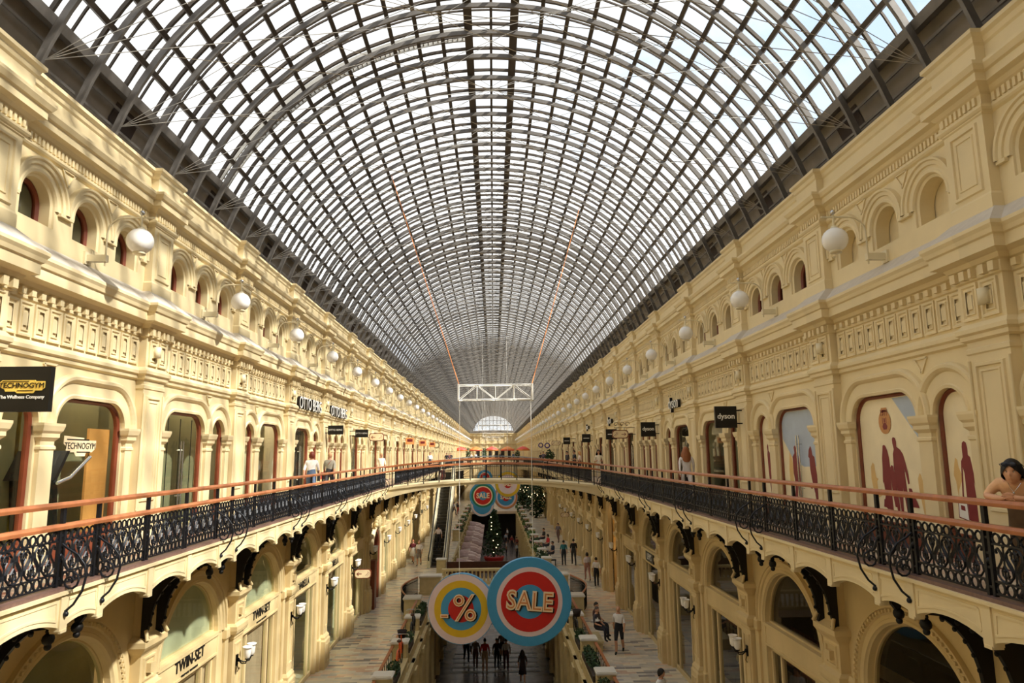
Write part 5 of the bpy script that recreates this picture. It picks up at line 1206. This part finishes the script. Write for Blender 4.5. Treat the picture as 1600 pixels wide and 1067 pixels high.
# ------------------------------------------------------------------ ground floor: pedestals, rails, planters, bicycles
def leaf_cloud(mb, c, rx, ry, rz, n, s=.09, rnd=R):
    for _ in range(n):
        u = Vector((rnd.gauss(0, 1), rnd.gauss(0, 1), rnd.gauss(0, 1))).normalized() * (rnd.random() ** .33)
        p = Vector((c[0] + u.x * rx, c[1] + u.y * ry, c[2] + u.z * rz)); a = Vector((rnd.uniform(-1, 1), rnd.uniform(-1, 1), rnd.uniform(-.4, 1))).normalized() * s
        b = a.orthogonal().normalized() * s * .45; mb.face([p - a * .6, p + b, p + a, p - b])
def pedestal(label, x, y, w=.56, d=.56, h=1.0, group='stone pedestals with white caps', z=0):
    g = tag(empty('stone_pedestal', (x, y, z)), label, 'pedestal', group)
    b = MB(); b.box(-w / 2 - .05, w / 2 + .05, -d / 2 - .05, d / 2 + .05, 0, .16); b.box(-w / 2, w / 2, -d / 2, d / 2, .16, h)
    for s in (-1, 1):
        b.box(-w / 2 + .08, w / 2 - .08, s * d / 2 - .015, s * d / 2 + .015, .28, h - .16)
        b.box(s * w / 2 - .015, s * w / 2 + .015, -d / 2 + .08, d / 2 - .08, .28, h - .16)
    b.box(-w / 2 - .03, w / 2 + .03, -d / 2 - .03, d / 2 + .03, h - .06, h); b.build('body', STONE, g)
    c = MB(); c.box(-w / 2 - .06, w / 2 + .06, -d / 2 - .06, d / 2 + .06, h, h + .06); c.box(-w / 2 - .02, w / 2 + .02, -d / 2 - .02, d / 2 + .02, h + .06, h + .085); c.build('cap', SLABW, g)
    return g
PY = [16.1, 20.2, 24.4, 28.6, 32.8]
WORDS = {16.1: 'closest below the camera', 20.2: 'fourth from the cross bridge', 24.4: 'third from the cross bridge', 28.6: 'second from the cross bridge', 32.8: 'next to the cross bridge'}
for s, nm in ((-1, 'left'), (1, 'right')):
    for y in PY: pedestal('square stone pedestal with white cap, %s well edge, %s' % (nm, WORDS[y]), s * 3.62, y)
    for i, (a, b_) in enumerate(zip(PY, PY[1:] + [37.0])):
        where = ['nearest the camera', 'second from the camera', 'third from the camera', 'fourth from the camera', 'against the cross bridge'][i]
        g = tag(empty('well_parapet', (s * 3.45, a + .3, 0)), 'low stone parapet with wooden handrail, %s well edge, %s' % (nm, where), 'parapet', 'well parapets'); L = b_ - a - .6
        b = MB(); b.box(-.14, .14, 0, L, 0, .42); b.box(-.18, .18, 0, L, .42, .5)
        b.build('parapet', STONE, g)
        gr = tag(empty('low_handrail', (s * 3.86, a + .3, 0)), 'wooden handrail on thin iron balusters, %s aisle side of the well, %s' % (nm, where), 'railing', 'well handrails')
        h = MB(); h.box(-.05, .05, 0, L, .90, .96); h.build('handrail', RAILWOOD, gr)
        p = MB()
        for q in range(8): yq = L * (q + .5) / 8; p.box(-.012, .012, yq - .012, yq + .012, 0, .9)
        p.build('balusters', IRON, gr)
        bike = (s, i) in ((-1, 2), (-1, 3), (1, 1), (1, 3)); hl = .42 * L if not bike else .2 * L; yc = L * .5 if not bike else (L * .76 if (s, i) == (1, 1) else L * .22)
        hb = tag(empty('hedge_trough', (s * 3.45, a + .3 + yc, .5)), 'green hedge trough on the %s well parapet, %s' % (nm, where), 'planter', 'hedge troughs')
        t = MB(); t.box(-.16, .16, -hl, hl, 0, .2); t.build('trough', STEELD, hb)
        lf = MB(); leaf_cloud(lf, (0, 0, .40), .22, hl, .2, int(300 * hl), .075); lf.build('hedge', DGREEN, hb)
for s, nm in ((-1, 'left'), (1, 'right')):
    pedestal('broad stone pier at the near %s corner of the cross bridge' % nm, s * 4.12, 37.3, .78, .8, .95, 'cross bridge piers'); pedestal('broad stone pier at the far %s corner of the cross bridge' % nm, s * 3.75, 43.4, 1.2, .8, 1.0, 'cross bridge piers')
    g = tag(empty('curved_railing', (s * 4.5, 37.7, 0)), 'curved dark iron railing with wooden top, %s end of the cross bridge' % nm, 'railing'); P = [(s * .55 * math.sin(PI * i / 14), 5.5 * i / 14, 0) for i in range(15)]
    b = MB(); b.tube([(x, y, .98) for x, y, z in P], .045, 6); b.build('handrail', RAILWOOD, g); b = MB()
    for i in range(57):
        t = i / 56; x, y = s * .55 * math.sin(PI * t), 5.5 * t; b.box(x - .012, x + .012, y - .012, y + .012, 0, .96)
    b.tube([(x, y, .1) for x, y, z in P], .02, 4); b.tube([(x, y, .8) for x, y, z in P], .02, 4); b.build('balusters', IRON, g)
for y, lab, x0 in ((37.7, 'stone balustrade along the near edge of the cross bridge', 3.3), (46.3, 'stone balustrade along the far edge of the cross bridge', 3.3)):
    g = tag(empty('balustrade', (0, y, 0)), lab, 'balustrade'); b = MB(); b.box(-x0, x0, -.16, .16, 0, .16); b.box(-x0, x0, -.18, .18, .82, .95); b.build('rails', STONE, g)
    b = MB()
    for i in range(26):
        x = -x0 + .15 + i * (2 * x0 - .3) / 25; b.lathe([(.05, .16), (.085, .3), (.04, .55), (.05, .7), (.06, .82)], (x, 0, 0), 8)
    b.build('balusters', STONE, g)
g = tag(empty('long_bench', (0, 47.6, 0)), 'long dark brown bench behind the cross bridge balustrade', 'bench'); DWOOD = mat('dark_bench_wood', (74, 42, 28), .45, var=.2)
b = MB(); b.box(-3.1, 3.1, -.25, .25, .5, .58); b.build('seat', DWOOD, g); b = MB(); b.box(-3.1, 3.1, .2, .28, .58, 1.15); b.build('backrest', DWOOD, g)
for x in (-2.9, -1, 1, 2.9): b = MB(); b.box(x - .05, x + .05, -.2, .2, 0, .5); b.build('leg', DWOOD, g)
mb = MB(); mb.box(-WX, WX, 46.6, 48.3, -.35, 0); struct(mb.build('floor_bridge_strip', FLOORM))
n = 0
for s, nm in ((-1, 'left'), (1, 'right')):
    for i, y in enumerate((50, 54.5, 59, 64, 69, 74.5, 80, 86, 92, 98)):
        if s < 0 and 1 <= i <= 3 : continue
        pedestal('white-capped stone pedestal, %s side of the far well, %s from the cross bridge' % (nm, ordn(i)), s * 3.6, y, .6, .6, 1.0, 'far well pedestals')
        if s < 0 and i == 0: continue
        hb = tag(empty('plant_trough', (s * 3.42, y + 2.3, 0)), 'flowering plant trough, %s side of the far well, %s from the cross bridge' % (nm, ordn(i)), 'planter', 'far plant troughs')
        t = MB(); t.box(-.2, .2, -1.5, 1.5, .0, .6); t.build('trough', STONE, hb); lf = MB(); leaf_cloud(lf, (0, 0, .8), .42, 1.5, .36, 150, .16); lf.build('foliage', MGREEN if i % 2 else DGREEN, hb)
        lf = MB(); leaf_cloud(lf, (0, 0, .92), .42, 1.4, .34, 40, .10); lf.build('flowers', cm((216, 150, 160) if i % 3 else (226, 222, 206)), hb)
def bicycle(label, x, y, rz, frame, basket=None, z=0):
    g = tag(empty('bicycle', (x, y, z), rz), label, 'bicycle'); fm = cm(frame, .35); rub = BLACK
    for yy, nme in ((-.52, 'front_wheel'), (.52, 'rear_wheel')):
        b = MB(); b.tube([(0, yy + .33 * math.cos(a), .34 + .33 * math.sin(a)) for a in [2 * PI * i / 24 for i in range(24)]], .02, 6, True)
        for i in range(10): a = 2 * PI * i / 10; b.tube([(0, yy, .34), (0, yy + .32 * math.cos(a), .34 + .32 * math.sin(a))], .003, 3)
        b.build(nme, rub, g)
    b = MB(); b.tube([(0, -.52, .34), (0, -.42, .72), (0, -.36, 1.0)], .024, 6); b.tube([(0, -.40, .76), (0, .02, .3)], .026, 6); b.tube([(0, -.38, .86), (0, .1, .62), (0, .16, .66)], .022, 6); b.tube([(0, .02, .3), (0, .22, .9)], .022, 6); b.tube([(0, .02, .3), (0, .52, .34), (0, .18, .76)], .016, 5); b.build('frame', fm, g)
    for yy in (-.52, .52): b = MB(); b.tube([(0, yy + .37 * math.cos(a), .34 + .37 * math.sin(a)) for a in [PI * (.05 + .9 * i / 10) for i in range(11)]], .03, 5); b.build('mudguard', fm, g)
    b = MB(); b.tube([(-.30, -.16, 1.02), (-.26, -.28, 1.06), (-.1, -.36, 1.04), (.1, -.36, 1.04), (.26, -.28, 1.06), (.30, -.16, 1.02)], .014, 6); b.build('handlebar', CHROME, g)
    b = MB(); b.ball((0, .25, .95), .12, 10, (.7, 1.1, .4)); b.build('saddle', DWOOD, g)
    if basket: b = MB(); b.lathe([(.0, .86), (.13, .86), (.19, 1.12), (.175, 1.12), (.12, .88)], (0, -.6, 0), 14); b.build('basket', basket, g)
WICK = mat('brown_wicker', (74, 44, 34), .7, var=.3, scale=30); WICKD = mat('dark_wicker', (46, 34, 32), .7, var=.3, scale=30)
bicycle('orange bicycle with dark basket standing on the left parapet', -3.45, 27.2, PI, (232, 96, 36), WICKD, .5)
bicycle('dark bicycle with brown wicker basket on the nearest right parapet', 3.45, 21.6, 0, (52, 50, 52), WICK, .5)
bicycle('black bicycle beside the big sale disc, right parapet', 3.45, 31.4, 0, (30, 30, 32), WICKD, .5)
bicycle('black bicycle beyond the orange one, left parapet', -3.45, 31.4, PI, (30, 30, 32), None, .5)

# wooden portal on the left
g = tag(empty('wooden_portal', (-XW, yk(6) + GC, 0)), 'arched red-brown wooden portal with carved crest on the left ground floor', 'door')
b = MB(); panel_with(b, DG_, -GC + .3, GC - .3, 0, 6.3, [[(s_ - GC, h_) for s_, h_ in outline(GC, 2.7, 0, 2.6, 'arch')]]); b.build('stone_surround', CREAM2, g)
of = lambda o: [(s_ - GC, h_) for s_, h_ in outline(GC, 2.7, 0, 2.6, 'arch', 0, o)]
b = MB(); sweep(b, of, [(0, .22), (.0, .34), (.06, .40), (.2, .40), (.26, .30), (.28, .22)]); b.build('arch_moulding', CREAM, g)
b = MB(); sweep(b, of, [(0, -.1), (0, .30), (-.16, .30), (-.2, .2), (-.2, -.1)]); b.build('wooden_frame', REDWOOD, g)
b = MB()
for s_ in (-.42, .42): b.box(-.05, .06, s_ - .05, s_ + .05, 0, 3.6)
b.box(-.05, .08, -1.2, 1.2, 2.45, 2.6); b.build('door_stiles', REDWOOD, g); b = MB(); fill(b, of(-.15), -.02); b.build('door_glass', DARKGLASS, g)
b = MB()
for i in range(9): a = PI * (i + .5) / 9; b.ball((.42, -.75 * math.cos(a), 4.15 + .45 * math.sin(a)), .13, 8)
b.ball((.42, 0, 4.3), .3, 10, (.6, 1, 1.2)); b.build('carved_crest', STONE, g)
b = MB(); b.box(.3, .62, -1.5, -1.22, 2.35, 2.9); b.build('lantern', STONE, g)
b = MB(); b.box(.22, .62, -2.15, -1.5, 0, 2.5); b.build('side_board', REDWOOD, g)

# escalator
EX0, EX1, EY0, SL = -4.85, -3.5, 53.9, math.tan(math.radians(30))
g = tag(empty('escalator', ((EX0 + EX1) / 2, EY0, 0)), 'escalator with dark steps rising to the left gallery', 'escalator'); hw = (EX1 - EX0) / 2; EL = GAL / SL
b = MB(); n = 28
for i in range(n):
    y0 = EL * i / n; z0 = GAL * i / n; b.box(-hw + .26, hw - .26, y0, y0 + EL / n + .02, z0 - .1, z0 + GAL / n)
b.build('steps', mat('escalator_steps', (58, 54, 46), .5, .3, var=.2), g)
for s in (-1, 1):
    x0, x1 = sorted((s * hw, s * (hw - .22))); b = MB(); b.prism([(x0, -.9, 0), (x0, -.9, .75), (x0, -.2, .95), (x0, EL, GAL + .95), (x0, EL + 1, GAL + .95), (x0, EL + 1, GAL - .6), (x0, EL, GAL - .9), (x0, .6, -.0)], (x1 - x0, 0, 0)); b.build('side_panel', mat('escalator_cream', (232, 222, 190), .4), g)
    xc = (x0 + x1) / 2; b = MB(); b.tube([(xc, -.95, .5), (xc, -.98, .85), (xc, -.5, 1.02), (xc, 0, 1.12), (xc, EL, GAL + 1.05), (xc, EL + .9, GAL + 1.05)], .045, 6); b.build('moving_handrail', BLACK, g)
b = MB(); b.box(-hw + .2, hw - .2, -.9, 0, .0, .03); b.build('landing_plate', STEELD, g)
b = MB(); b.prism([(-hw, 1.5, 0), (hw, 1.5, 0), (hw, EL + 1, GAL - 1), (-hw, EL + 1, GAL - 1)], (0, .05, -.1)); b.build('underside', STEELD, g)

# basement café: tree in a red tub, striped half-parasols, umbrellas and plants
g = tag(empty('potted_yew', (0, 84, -4.1)), 'tall dark evergreen with little lights in a red tub, middle of the far well', 'tree')
b = MB(); b.lathe([(0, 0), (1.0, 0), (1.2, .5), (1.1, .55), (0, .5)], (0, 0, 0), 20); b.build('tub', RED, g); b = MB(); b.tube([(0, 0, .4), (0, 0, 5)], [.12, .04], 8); b.build('trunk', DWOOD, g)
b = MB()
for i in range(11): leaf_cloud(b, (0, 0, .9 + i * .46), 1.5 - i * .115, 1.5 - i * .115, .34, 110, .2)
b.build('foliage', DGREEN, g); b = MB()
for i in range(9): b.ball((R.uniform(-.5, .5), -1.2 + i * .1, 1.0 + i * .5 + R.uniform(-.2, .2)), .05, 6)
b.build('lights', mat('tree_lights', (255, 240, 200), .4, emit=(255, 230, 180), es=4), g)
STRIPE = floormat('striped_canvas', [(216, 196, 186), (168, 138, 132)], 8, .14, .0, .7)
for i in range(7):
    y = 62.5 + i * 5.6; g = tag(empty('cafe_canopy', (-2.35, y, -1.6)), 'pink striped scalloped canopy on the left of the far well, %s from the cross bridge' % ordn(i), 'canopy', 'café canopies')
    b = MB(); n = 10; rings = []
    for a in range(n + 1):
        t = PI * a / n; rings.append([(-.9 + 2.0 * u, -1.55 * math.cos(t) * (.75 + .25 * u), .9 * math.sin(t) * (1 - .55 * u ** 2) + (-.08 if j % 2 and j > 6 else 0)) for j, u in enumerate([k / 8 for k in range(9)])])
    b.grid(rings); b.build('canvas', STRIPE, g); b = MB(); b.tube([(.0, -1.0, -2.5), (.0, -1.0, .3)], .04, 6); b.build('post', IRON2, g)
UMO, UMR = mat('umbrella_orange', (238, 150, 84), .6, emit=None), mat('umbrella_red', (226, 96, 84), .6)
for i, x in enumerate((-6.1, -3.25, -.3, 2.65, 5.55)):
    g = tag(empty('cafe_umbrella', (x, 134, 6.5)), 'orange and red umbrella on the far café deck, %s from the left' % ordn(i), 'umbrella', 'café umbrellas')
    b = MB(); b.tube([(0, 0, 0), (0, 0, 2.9)], .05, 6); b.build('pole', WHITE, g); b = MB(); b.lathe([(0, 3.0), (.7, 2.75), (1.3, 2.35), (1.3, 2.3)], (0, 0, 0), 8); b.build('canopy', UMR if i % 2 == 0 else UMO, g)
    b = MB(); b.lathe([(1.31, 2.36), (1.33, 2.15), (1.31, 2.15)], (0, 0, 0), 8); b.build('valance', UMO if i % 2 == 0 else UMR, g)
for i, (x, y, h) in enumerate(((-4.6, 131, 2.2), (-1.7, 131, 2.4), (4.4, 131, 1.7), (6.1, 76.9, 1.5))):
    g = tag(empty('potted_plant', (x, y, 6.5)), 'dark potted plant on the %s' % (['far café deck, leftmost', 'far café deck between two umbrellas', 'far café deck, right', 'right gallery by the grey footbridge'][i]), 'plant'); b = MB(); b.lathe([(0, 0), (.22, 0), (.3, .5), (0, .48)], (0, 0, 0), 10); b.build('pot', cm((90, 70, 60)), g); b = MB(); leaf_cloud(b, (0, 0, .5 + h / 2), .5, .5, h / 2, 160, .2); b.build('leaves', DGREEN, g)
for i, (x, y) in enumerate(((5.4, 92), (4.2, 104))):
    g = tag(empty('dark_tree', (x, y, 0)), 'dark leafy indoor tree with lights, far right of the ground floor, %s' % ['nearer', 'farther'][i], 'tree'); b = MB(); b.tube([(0, 0, 0), (0, 0, 3)], .1, 6); b.build('trunk', DWOOD, g); b = MB(); leaf_cloud(b, (0, 0, 2.3), 1.3, 1.2, 2.4, 900, .24); b.build('foliage', DGREEN, g)
    b = MB(); [b.ball((R.uniform(-1.1, 1.1), -1.0, R.uniform(2.6, 3.4)), .05, 6) for _ in range(9)]; b.build('lights', mat('tree_lights_far', (255, 240, 200), .4, emit=(255, 230, 180), es=3), g)

# lettering becomes plain meshes
bpy.context.view_layer.update(); dg = bpy.context.evaluated_depsgraph_get()
for o in TXT:
    me = bpy.data.meshes.new_from_object(o.evaluated_get(dg)); n = o.name; c = o.data
    q = put('tmp', me, o.parent, o.location, o.rotation_euler); q.scale = o.scale
    bpy.data.objects.remove(o); bpy.data.curves.remove(c); q.name = n
